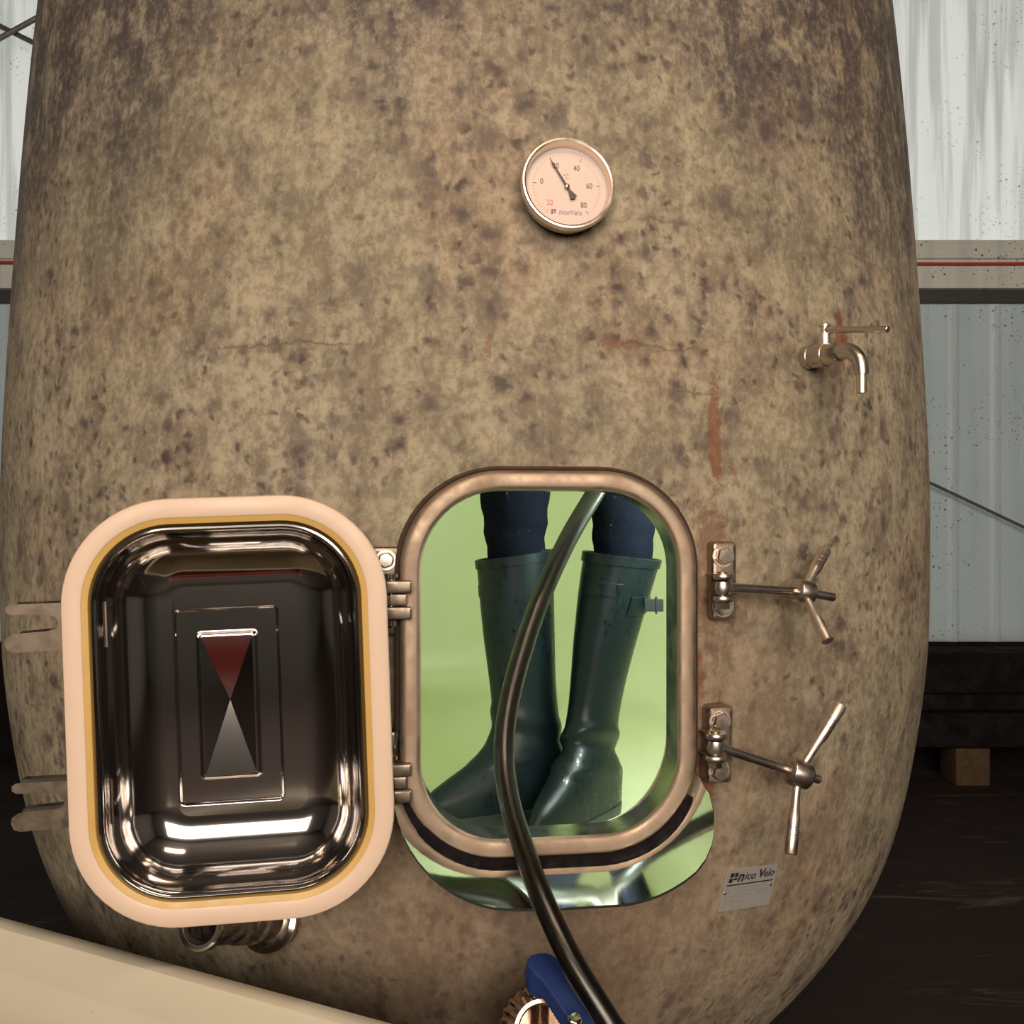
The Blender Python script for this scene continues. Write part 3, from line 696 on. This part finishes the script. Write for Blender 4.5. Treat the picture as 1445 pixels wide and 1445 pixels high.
# ------------------------------------------------------------------ thermometer
pc, pn = S(795, 273)
th = root('thermometer', tuple(pc), 'round steel dial thermometer on the upper front of the concrete tank', 'thermometer')
nn = (pn + Vector((0.0, 0, 0.05))).normalized()
T = frame_n(pc, nn, roll=0.0)
RT = 0.0563
mb = MB(); mb.lathe(T, [(0.012, -0.02), (0.012, 0.004), (RT - 0.006, 0.004), (RT - 0.003, 0.006), (RT - 0.003, 0.023)], 64, cap1=False); mb.build('case', M['steel'], th)
mb = MB(); mb.lathe(T, [(RT - 0.004, 0.018), (RT, 0.020), (RT + 0.0008, 0.023), (RT + 0.0008, 0.028), (RT - 0.0005, 0.0305), (RT - 0.0025, 0.031), (RT - 0.0045, 0.030), (RT - 0.0056, 0.027), (RT - 0.0062, 0.021), (RT - 0.0064, 0.0168)], 72, cap0=False, cap1=False)
mb.build('bezel', M['handle'], th)
zd = 0.0172
mb = MB(); mb.lathe(T, [(RT - 0.0045, zd - 0.001), (RT - 0.0055, zd)], 64); dial = mb.build('dial', M['dial'], th)
kk = 1.20 / F
def TP(px, py): return ((px - 791.5) * kk, -(py - 271.5) * kk)
zi = zd + 0.0003
for i in range(0, 51):
    val = -20 + 2 * i; ang = math.radians(231 - 282 * i / 50.0)
    major = (val % 20 == 0)
    r1 = 0.0415; r0 = r1 - (0.0045 if major else 0.0022); wd = 0.00042 if major else 0.00022
    d = Vector((math.cos(ang), math.sin(ang))); s_ = Vector((-d.y, d.x)) * wd
    m_ = M['ink_red'] if val < 0 else (M['ink'] if major else M['ink_pale'])
    obj('scale_mark', [T(*(d * r0 - s_), zi), T(*(d * r1 - s_), zi), T(*(d * r1 + s_), zi), T(*(d * r0 + s_), zi)], [(0, 1, 2, 3)], m_, dial, smooth=False)
for tx, px, py, m_ in (('20', 766.5, 295.5, 'ink_red'), ('0', 755.5, 264.5, 'ink'), ('20', 776.5, 240.5, 'ink'), ('40', 807, 242.5, 'ink'), ('60', 825, 268, 'ink'), ('80', 816, 297, 'ink')):
    x, y = TP(px, py); text('numeral', tx, 0.0098, T, x, y, zi, M[m_], dial, 0, 0.00006, xs=0.8)
x, y = TP(791, 255.5); text('numeral', '\u00b0C', 0.0078, T, x, y, zi, M['ink_pale'], dial, 0, 0, xs=0.8)
x, y = TP(796, 308.8); text('lettering', 'nicoVelo', 0.0088, T, x, y, zi, M['ink_blue'], dial, 0.2, 0.00006, xs=0.92)
x, y = TP(772.5, 311.8); emblem(T, x, y, 0.0058, zi, M['ink'], dial)
na = math.atan2(*(TP(768, 232)[::-1])); nd = Vector((math.cos(na), math.sin(na))); ns = Vector((-nd.y, nd.x))
zn = zd + 0.0028
def NP(a, b, z): v = nd * a + ns * b; return T(v.x, v.y, z)
mb = MB(); out = [(0.0395, 0.0), (0.0335, 0.0007), (0.032, 0.0016), (0.0305, 0.0007), (0.0, 0.0011), (-0.006, 0.0014), (-0.0155, 0.0045), (-0.0178, 0.0), (-0.0155, -0.0045), (-0.006, -0.0014), (0.0, -0.0011), (0.0305, -0.0007), (0.032, -0.0016), (0.0335, -0.0007)]
mb.loft([[NP(a, b, zn) for a, b in out], [NP(a, b, zn + 0.0006) for a, b in out]], True, True, True); mb.build('needle', M['needle'], th, smooth=False)
mb = MB(); mb.lathe(Fr(T(0, 0, zd), T.u, T.v, T.n), [(0.003, 0), (0.003, 0.0042), (0.002, 0.005), (0.0008, 0.0052)], 16); mb.build('hub_cap', M['copper'], th)
# ------------------------------------------------------------------ sampling tap
pc, pn = S(1137, 505)
tap = root('sampling_tap', tuple(pc), 'small steel lever tap with a bent spout on the tank side', 'tap')
an = Vector((pn.x, pn.y, 0)).normalized(); A = frame_axis(pc, an)
mb = MB(); mb.lathe(A, [(0.0145, -0.03), (0.0155, 0.0), (0.0155, 0.011), (0.0148, 0.0115), (0.0148, 0.013), (0.0153, 0.0135), (0.0153, 0.034), (0.0146, 0.0345), (0.0146, 0.0365), (0.0150, 0.037), (0.0138, 0.052), (0.0105, 0.058)], 28)
mb.build('tap_body', M['steel'], tap)
UPV = Vector((0, 0, 1))
pa = [pc + an * 0.050, pc + an * 0.060 + UPV * 0.001, pc + an * 0.070 - UPV * 0.0005, pc + an * 0.079 - UPV * 0.006, pc + an * 0.0855 - UPV * 0.014, pc + an * 0.0880 - UPV * 0.024, pc + an * 0.0885 - UPV * 0.032]
pp = spline(pa, 5); mb = MB(); mb.tube(pp, [0.0112 - 0.0022 * i / (len(pp) - 1) for i in range(len(pp))], 20); mb.build('spout', M['steel'], tap)
e = pc + an * 0.0885 - UPV * 0.031
mb = MB(); mb.lathe(frame_axis(e, -UPV), [(0.0088, 0.0), (0.0088, 0.001), (0.0066, 0.001), (0.0066, 0.0245), (0.0050, 0.0245), (0.0050, 0.019)], 20); mb.build('nozzle', M['handle'], tap)
s0 = pc + an * 0.031 + UPV * 0.013
mb = MB(); mb.lathe(frame_axis(s0, UPV), [(0.0078, -0.004), (0.0078, 0.0145), (0.005, 0.0155), (0.005, 0.0235), (0.0076, 0.0238), (0.0076, 0.0262), (0.006, 0.0272)], 20); mb.build('stem', M['handle'], tap)
l0 = s0 + UPV * 0.0195; l1 = pc + an * 0.128 + UPV * 0.0190
mb = MB(); mb.tube([l0 + (l0 - l1).normalized() * 0.004, l0.lerp(l1, .5), l1 - (l1 - l0).normalized() * 0.001, l1], [0.0042, 0.0042, 0.0042, 0.0034], 14); mb.build('lever', M['steel'], tap)

# ------------------------------------------------------------------ outlet fitting half hidden by the open door
pc, pn = S(345, 1300)
mouth = P(282, 1305, 1.130); tail = P(380, 1296, 1.265)
fit = root('outlet_fitting', tuple(mouth), 'steel outlet pipe fitting with an open mouth below the hatch door', 'pipe fitting')
ax = (mouth - tail); L = ax.length; A = frame_axis(tail, ax)
mb = MB(); mb.lathe(A, [(0.033, -0.03), (0.033, 0.004), (0.030, 0.008), (0.026, 0.010), (0.026, 0.03), (0.0285, 0.034), (0.0285, 0.044), (0.025, 0.048), (0.025, 0.062), (0.027, 0.066), (0.027, 0.074), (0.024, 0.08),
                        (0.024, L - 0.016), (0.0275, L - 0.013), (0.0275, L - 0.003), (0.0255, L), (0.0215, L), (0.0205, L - 0.004), (0.0205, L - 0.06)], 36)
mb.build('pipe', M['steel_dirty'], fit)
mb = MB(); mb.lathe(Fr(A(0, 0, L), A.u, A.v, A.n), [(0.0205, -0.006), (0.0225, 0.0012), (0.0255, 0.0016), (0.0278, -0.0005), (0.0278, -0.004)], 36, cap0=False, cap1=False); mb.build('rim', M['chrome'], fit)
mb = MB(); mb.lathe(Fr(A(0, 0, L - 0.05), A.u, A.v, A.n), [(0.0206, 0), (0.0206, 0.001)], 24); mb.build('bore_shade_disc', M['black'], fit)  # black disc set in the bore as the shade of the open mouth
mb = MB(); mb.lathe(Fr(A(0, 0, 0), A.u, A.v, A.n), [(0.034, 0.001), (0.0405, 0.001), (0.0405, 0.006), (0.034, 0.008)], 36, cap0=False, cap1=False); mb.build('flange', M['chrome'], fit)

# ------------------------------------------------------------------ ball valve with blue lever
pc, pn = S(745, 1452)
uc = P(764, 1454, 1.115); va = (uc - pc); LV = va.length; va = va.normalized()
valve = root('ball_valve', tuple(pc), 'ball valve with a blue lever and ribbed brassy union below the hatch', 'valve')
A = frame_axis(pc, va)
mb = MB(); mb.lathe(A, [(0.030, -0.03), (0.030, LV * 0.3), (0.036, LV * 0.34), (0.036, LV - 0.03)], 32); mb.build('tail_pipe', M['steel_dirty'], valve)
mb = MB(); loops = []
for r, h in ((0.030, -0.050), (0.040, -0.046), (0.0435, -0.036), (0.044, -0.005), (0.0425, 0.006), (0.037, 0.015), (0.031, 0.018), (0.027, 0.018), (0.025, 0.012), (0.024, -0.03)):
    loops.append([A((r + (0.0022 if (k_ % 4) < 2 and r > 0.036 else 0)) * math.cos(2 * PI * k_ / 96), (r + (0.0022 if (k_ % 4) < 2 and r > 0.036 else 0)) * math.sin(2 * PI * k_ / 96), LV + h) for k_ in range(96)])
mb.loft(loops, True, True, True); mb.build('ribbed_union', M['copper'], valve, smooth=False)
ha, hb_ = P(767, 1371, 1.115), P(826, 1462, 1.035)
dv = (hb_ - ha).normalized(); side = dv.cross(Vector((0.25, -0.35, 0.9))).normalized(); upn = side.cross(dv).normalized()
BF = Fr(ha, dv, side, upn)
out = [(-0.019, 0.0), (-0.0175, 0.009), (-0.012, 0.0165), (-0.003, 0.0195), (0.008, 0.0185), (0.022, 0.0145), (0.038, 0.0135), (0.095, 0.0125), (0.105, 0.009), (0.108, 0)]
out = out + [(a, -b) for a, b in out[-2:0:-1]]
mb = MB(); mb.prism(BF, out[::-1], -0.010, 0.010, 0.002); mb.build('lever', M['blue'], valve, label='chunky blue plastic lever')
mb = MB(); mb.lathe(Fr(BF(0, 0, -0.008), BF.u, BF.v, BF.n), [(0.014, -0.016), (0.017, -0.010), (0.0175, 0.006)], 24); mb.build('lever_collar', M['blue'], valve)
st0 = BF(0, 0, -0.02); st1 = A(0, 0, LV - 0.035)
mb = MB(); mb.tube([st0, st1], 0.011, 16); mb.build('stem', M['steel'], valve)
mb = MB(); hexbolt(mb, Fr(P(811, 1441, 1.015), BF.u, BF.v, BF.n), 0.006, 0.006)
mb.tube([P(811, 1441, 1.015), P(811, 1441, 1.015) - BF.n * 0.03], 0.004, 10); mb.build('screw', M['chrome'], valve)

# ------------------------------------------------------------------ person standing inside the tank
FZ = 0.7535
per = root('person', (0.09, 1.70, FZ), 'person in navy trousers and dark green rubber boots standing inside the tank', 'person')
def boot(ax_, ay, d, lean_top, mid, wscale, crease, strap, tilt=0.0):
    d = Vector((d[0], d[1], 0)).normalized(); s_ = Vector((0, 0, 1)).cross(d)
    sl = [(0.016, .064, .200, .0450), (0.03, .068, .203, .0475), (0.048, .0705, .194, .0475), (0.062, .0695, .176, .047), (0.076, .066, .150, .046), (0.090, .062, .122, .045), (0.106, .0575, .098, .044), (0.122, .0545, .082, .043), (0.138, .055, .073, .042),
          (0.155, .054, .067, .0415), (0.172, .054, .063, .0415), (0.19, .054, .0605, .042), (0.215, .055, .060, .0435), (0.245, .057, .0605, .046), (0.28, .0595, .0615, .049), (0.32, .0615, .062, .0525), (0.36, .063, .0625, .0555), (0.40, .0635, .063, .0575), (0.425, .0638, .0638, .0585)]
    n = 40
    def loop(h, b, f, w_, grow=0.0):
        t = max(0.0, (h - 0.13) / 0.295); ox = lean_top[0] * t + mid * math.sin(t * PI); oy = lean_top[1] * t
        c0 = Vector((ax_ + ox, ay + oy, FZ + h)); L_ = []
        for k_ in range(n):
            a = 2 * PI * k_ / n; ca, sa = math.cos(a), math.sin(a)
            ext = (f if ca > 0 else b) + grow
            tap = 1.0 - 0.10 * max(0, ca) * (1 if f > 0.11 else 0)
            cc = math.copysign(abs(ca) ** (0.9 if f > 0.1 else 1.0), ca)
            x = cc * ext; y = sa * ((w_ * wscale) + grow) * tap
            q = 0.0
            if crease:   # folds at the ankle
                q = 0.0048 * math.exp(-((h - 0.134 - 0.020 * ca - 0.012 * sa) / 0.009) ** 2) - 0.0055 * math.exp(-((h - 0.111 - 0.022 * ca - 0.010 * sa) / 0.010) ** 2) + 0.003 * math.exp(-((h - 0.086 - 0.02 * ca) / 0.012) ** 2)
            else:
                q = 0.0022 * math.exp(-((h - 0.160 - 0.015 * ca) / 0.010) ** 2) - 0.0025 * math.exp(-((h - 0.135 - 0.015 * ca) / 0.010) ** 2)
            pt = c0 + d * (x + q * ca) + s_ * ((y if not crease else y * (1.0 + 0.16 * t)) + q * sa)
            pt.z += tilt * (pt.x - c0.x) * max(0.0, (h - 0.25) / 0.175)
            L_.append(pt)
        return L_
    def at(h):
        for u, v_ in zip(sl[:-1], sl[1:]):
            if u[0] <= h <= v_[0]:
                t = (h - u[0]) / (v_[0] - u[0]); return [u[i] + (v_[i] - u[i]) * t for i in range(4)]
        return list(sl[0] if h < sl[0][0] else sl[-1])
    hs = [0.016, .022, .03, .04, .048, .055, .062, .069] + [0.076 + 0.0055 * i for i in range(24)] + [0.215, .23, .245, .265, .28, .30, .32, .34, .36, .38, .40, .413, .425]
    mb = MB(); ls = [loop(*at(h)) for h in hs]; tp = at(0.425)
    ls += [loop(0.425, tp[1] - .0028, tp[2] - .0028, tp[3] - .0028), loop(0.395, tp[1] - .004, tp[2] - .004, tp[3] - .004), loop(0.37, tp[1] - .006, tp[2] - .006, tp[3] - .006)]
    mb.loft(ls, True, True, True); b = mb.build('rubber_boot', M['boot'], per)
    mb = MB(); t2 = at(0.412)
    mb.loft([loop(0.411, *t2[1:], 0.0005), loop(0.4115, *t2[1:], 0.0024), loop(0.4255, *tp[1:], 0.0026), loop(0.4268, *tp[1:], 0.001), loop(0.426, *tp[1:], -0.0028)])
    mb.build('top_band', M['boot'], b)
    mb = MB(); sl0 = at(0.02)
    mb.loft([loop(0.0, .064, .196, .043), loop(0.004, .067, .203, .047), loop(0.018, .069, .206, .049), loop(0.024, .068, .2045, .0485), loop(0.025, .06, .19, .044)], True, True, False); mb.build('sole', M['boot_dark'], b)
    # heel cap rising at the back
    mb = MB(); rows = []
    for h in (0.018, 0.03, 0.05, 0.068, 0.078, 0.082):
        hh_ = at(h); lp = loop(*hh_, 0.0024 if h < 0.08 else 0.0002); lq = loop(*hh_, -0.0006); rows.append([lq[k_].lerp(lp[k_], min(1.0, (k_ - 12) / 4.0, (28 - k_) / 4.0)) for k_ in range(12, 29)])
    mb.loft(rows, closed=False); mb.build('heel_cap', M['boot'], b)
    # moulded front patch
    mb = MB(); rows = []
    for h in (0.362, 0.3635, 0.383, 0.3845):
        lp = loop(*at(h), 0.0012 if 0.363 < h < 0.384 else 0.0); rows.append([lp[k_ % n] for k_ in range(-3, 5)])
    mb.loft(rows, closed=False); mb.build('front_patch', M['boot'], b)
    if strap:
        sgn, k0 = strap
        mb = MB(); rows = []
        for h, g in ((0.335, 0.0), (0.3365, 0.0022), (0.364, 0.0022), (0.3655, 0.0)):
            lp = loop(*at(h), g); rows.append([lp[(k0 + j) % n] for j in range(-3, 4)])
        mb.loft(rows, closed=False); mb.build('strap_patch', M['boot'], b)
        lp = loop(*at(0.352), 0.0); c0 = lp[k0 % n]
        if sgn:
            od = Vector((sgn, -0.1, 0)).normalized()
            fb = Fr(c0, Vector((0, 1, 0)), Vector((0, 0, 1)), od)
            mb = MB(); mb.box(fb, 0.0022, 0.010, 0.004, 0.034, 0.001); mb.build('strap', M['boot_dark'], b, smooth=False)
            mb = MB(); mb.box(Fr(fb(0, 0, 0.021), fb.u, fb.v, fb.n), 0.0035, 0.0135, 0.0, 0.0035, 0.001); mb.build('buckle', M['boot_dark'], b, smooth=False)
    return b
YB = 1.66
# near side foot turned to the picture's left, other foot towards the viewer
boot(0.030, YB, (-0.86, -0.50), (-0.026, 0.0), -0.003, 1.0, False, None, 0.14)
boot(0.128, YB - 0.02, (-0.50, -0.87), (0.050, 0.0), -0.004, 0.90, True, (1, 9), -0.12)
def body_mesh():
    V = []; E = []; R = []
    def v(p, r, link=None):
        V.append(tuple(p)); R.append(r)
        if link is not None: E.append((link, len(V) - 1))
        return len(V) - 1
    pel = v((0.10, 1.74, FZ + 0.92), (0.135, 0.10))
    lh = v((0.035, 1.73, FZ + 0.84), 0.085, pel); t = v((0.012, 1.70, FZ + 0.68), 0.076, lh); t = v((0.006, 1.665, FZ + 0.58), 0.0665, t); t = v((0.004, 1.66, FZ + 0.53), 0.064, t); t = v((0.005, YB, FZ + 0.475), 0.056, t); t = v((0.006, YB, FZ + 0.43), 0.0515, t); t = v((0.012, YB, FZ + 0.33), 0.044, t); v((0.022, YB, FZ + 0.2), 0.036, t)
    rh = v((0.165, 1.73, FZ + 0.84), 0.085, pel); t = v((0.172, 1.69, FZ + 0.68), 0.074, rh); t = v((0.174, 1.65, FZ + 0.58), 0.061, t); t = v((0.177, 1.645, FZ + 0.53), 0.0585, t); t = v((0.180, YB - 0.02, FZ + 0.475), 0.055, t); t = v((0.181, YB - 0.02, FZ + 0.43), 0.0535, t); t = v((0.165, YB - 0.02, FZ + 0.33), 0.042, t); v((0.148, YB - 0.02, FZ + 0.2), 0.034, t)
    b1 = v((0.10, 1.75, FZ + 1.08), (0.13, 0.095), pel); b2 = v((0.10, 1.76, FZ + 1.25), (0.15, 0.10), b1); b3 = v((0.10, 1.76, FZ + 1.40), (0.125, 0.085), b2)
    nk = v((0.10, 1.75, FZ + 1.47), 0.052, b3); hd = v((0.10, 1.735, FZ + 1.56), (0.072, 0.085), nk); hd2 = v((0.10, 1.735, FZ + 1.63), (0.078, 0.092), hd); v((0.10, 1.74, FZ + 1.70), (0.060, 0.07), hd2)
    sh = v((0.26, 1.75, FZ + 1.39), 0.058, b3); el = v((0.325, 1.69, FZ + 1.10), 0.046, sh); wr = v((0.275, 1.555, FZ + 0.90), 0.032, el); pa_ = v((0.262, 1.525, FZ + 0.835), (0.036, 0.022), wr)
    for j, (dx, dy) in enumerate(((-0.022, 0.002), (-0.008, -0.006), (0.007, -0.006), (0.02, 0.0))):
        f1 = v((0.262 + dx, 1.505 + dy, FZ + 0.80 - 0.004 * (j in (1, 2))), 0.0105, pa_); f2 = v((0.256 + dx, 1.485 + dy, FZ + 0.782), 0.0095, f1); v((0.252 + dx, 1.487 + dy, FZ + 0.765), 0.0085, f2)
    f1 = v((0.232, 1.535, FZ + 0.815), 0.011, pa_); v((0.232, 1.505, FZ + 0.79), 0.009, f1)
    sh = v((-0.06, 1.75, FZ + 1.39), 0.058, b3); el = v((-0.13, 1.76, FZ + 1.10), 0.046, sh); wr = v((-0.12, 1.70, FZ + 0.88), 0.032, el); pa_ = v((-0.115, 1.69, FZ + 0.81), (0.022, 0.036), wr)
    for j, dy in enumerate((-0.024, -0.008, 0.008, 0.022)):
        f1 = v((-0.113, 1.69 + dy, FZ + 0.765 - 0.006 * (j in (1, 2))), 0.0105, pa_); f2 = v((-0.108, 1.69 + dy, FZ + 0.735), 0.0095, f1); v((-0.098, 1.69 + dy, FZ + 0.712), 0.0085, f2)
    f1 = v((-0.095, 1.66, FZ + 0.80), 0.011, pa_); v((-0.085, 1.65, FZ + 0.765), 0.009, f1)
    me = bpy.data.meshes.new('body'); me.from_pydata(V, E, [])
    o = bpy.data.objects.new('body', me); COL.objects.link(o)
    m = o.modifiers.new('skin', 'SKIN'); m.use_smooth_shade = True
    for i, r in enumerate(R):
        sv = me.skin_vertices[0].data[i]; sv.radius = r if isinstance(r, tuple) else (r, r); sv.use_root = (i == 0)
    m2 = o.modifiers.new('sub', 'SUBSURF'); m2.levels = 2; m2.render_levels = 2
    dg = bpy.context.evaluated_depsgraph_get(); dg.update()
    me2 = bpy.data.meshes.new_from_object(o.evaluated_get(dg)); bpy.data.objects.remove(o)
    vs = [v_.co.copy() for v_ in me2.vertices]; fs = [tuple(p.vertices) for p in me2.polygons]; fm = []
    for p in me2.polygons:
        c = p.center; hand = (c.z < FZ + 0.875 and (c.x > 0.222 and c.y < 1.56)) or (c.z < FZ + 0.85 and c.x < -0.07)
        fm.append(1 if (c.z > FZ + 1.475 or hand) else 0)
    for i, p in enumerate(vs):   # cloth folds above the boots
        h = p.z - FZ
        if 0.43 < h < 0.9 and abs(p.x - 0.09) < 0.2:
            side_ = 0.006 if p.x < 0.09 else 0.176
            rad = Vector((p.x - side_, p.y - 1.66, 0)); rad = rad.normalized() if rad.length > 1e-5 else rad
            vs[i] = p + rad * (0.0022 * math.sin(h * 130 + p.x * 40) * math.exp(-((h - 0.47) / 0.05) ** 2))
    bpy.data.meshes.remove(me2)
    return obj('body', vs, fs, [M['cloth'], M['skin']], per, fm=fm)
body_mesh()
hc = Vector((0.10, 1.735, FZ + 1.62))
mb = MB(); mb.lathe(Fr(hc, (1, 0, 0), (0, 1, 0), (0, 0, 1)), [(0.080, 0.0), (0.086, 0.03), (0.080, 0.065), (0.058, 0.095), (0.02, 0.108)], 24)
mb.v = [v_ + Vector((0, 0.022 if v_.y > hc.y else 0.012, 0)) for v_ in mb.v]; mb.build('hair', M['hair'], per)
mb = MB(); mb.lathe(frame_axis(hc + Vector((0, -0.070, -0.045)), (0, -0.9, -0.25)), [(0.014, -0.01), (0.013, 0.01), (0.006, 0.024)], 10); mb.build('nose', M['skin'], per)

# ------------------------------------------------------------------ hose through the hatch
hose = root('clear_hose', tuple(P(735, 1190, 1.16)), 'clear plastic hose holding dark liquid, hanging out of the hatch', 'hose')
pts = [(0.262, 1.50, FZ + 0.90), (0.245, 1.492, FZ + 0.80), P(905, 588, 1.46), P(845, 687, 1.40), P(801, 762, 1.36), P(763, 845, 1.325), P(734, 930, 1.29), P(716, 1005, 1.258), P(711, 1070, 1.228), P(719, 1130, 1.195), P(737, 1192, 1.158), P(762, 1260, 1.115),
       P(802, 1347, 1.075), P(858, 1440, 1.045), P(905, 1520, 1.03), (0.22, 1.0, 0.45), (0.34, 0.97, 0.16), (0.52, 0.90, 0.03), (0.80, 0.70, 0.018), (1.2, 0.2, 0.016), (1.5, -0.6, 0.016)]
pp = spline(pts, 10)
mb = MB(); mb.tube(pp, 0.0128, 20, cap=False); mb.tube(pp, 0.0106, 20, cap=False)
mb.build('hose_wall', M['hose'], hose)
mb = MB(); mb.tube(pp, 0.0098, 16); mb.build('hose_core', M['wine'], hose, label='dark brown liquid inside the hose')

# ------------------------------------------------------------------ cream bin in front of the tank
BZ = 0.745   # rim height
ea = P(-60, 1274, 1.0); 
def on_z(px, py, z): Y = (CAMZ - z) * F / (py - 722.5); return P(px, py, Y)
e0, e1 = on_z(0, 1290, BZ), on_z(580, 1447, BZ)
du = (e1 - e0).normalized(); dn = Vector((-du.y, du.x, 0)); 
if dn.y > 0: dn = -dn                      # towards the viewer
L0 = e0 - du * 0.45; LEN = 1.20; WID = 0.52
bc = L0 + du * LEN / 2 + dn * WID / 2; bc.z = 0
binr = root('picking_bin', tuple(bc), 'long cream plastic bin standing in front of the tank', 'bin')
BN = Fr((bc.x, bc.y, 0), du, -dn, (0, 0, 1))
bl = lambda g, z, r=0.06: [BN(x, y, z) for x, y in rr(LEN / 2 + g, WID / 2 + g, r, 8)]
mb = MB(); mb.loft([bl(-0.10, 0.03), bl(-0.085, 0.02), bl(-0.075, 0.03), bl(-0.030, BZ - 0.06), bl(-0.028, BZ - 0.055)], True, True, False)
mb.loft([bl(-0.030, BZ - 0.05), bl(-0.045, BZ - 0.15), bl(-0.085, 0.06), bl(-0.10, 0.05)], True, False, True)
tub = mb.build('tub', M['bin'], binr)
mb = MB(); mb.loft([bl(-0.028, BZ - 0.058), bl(-0.004, BZ - 0.056), bl(0.0, BZ - 0.05), bl(0.0, BZ - 0.010), bl(-0.002, BZ - 0.003), bl(-0.006, BZ), bl(-0.020, BZ), bl(-0.0255, BZ - 0.002), bl(-0.028, BZ - 0.008), bl(-0.030, BZ - 0.052)])
mb.build('rim', M['bin'], binr)

# ------------------------------------------------------------------ unseen red crate added to put red in the polished door's reflection
def crate(x, y, z, rot, label):
    r_ = root('reflection_crate', (x, y, z), label, 'crate', 'red crates added for the reflection')
    u = Vector((math.cos(rot), math.sin(rot), 0)); v_ = Vector((-u.y, u.x, 0)); fr = Fr((x, y, z), u, v_, (0, 0, 1))
    q = lambda g, zz: [fr(a, b, zz) for a, b in rr(0.30 + g, 0.20 + g, 0.03, 4)]
    mb = MB(); mb.loft([q(-0.03, 0.0), q(-0.02, 0.004), q(0, 0.28), q(0.012, 0.282), q(0.012, 0.30), q(-0.008, 0.30), q(-0.012, 0.27), q(-0.03, 0.012)], True, True, True); mb.build('crate_shell', M['crate'], r_)
    return r_
crate(-0.42, -0.75, 0.0, 0.1, 'unseen red crate added to redden the reflection in the hatch door')
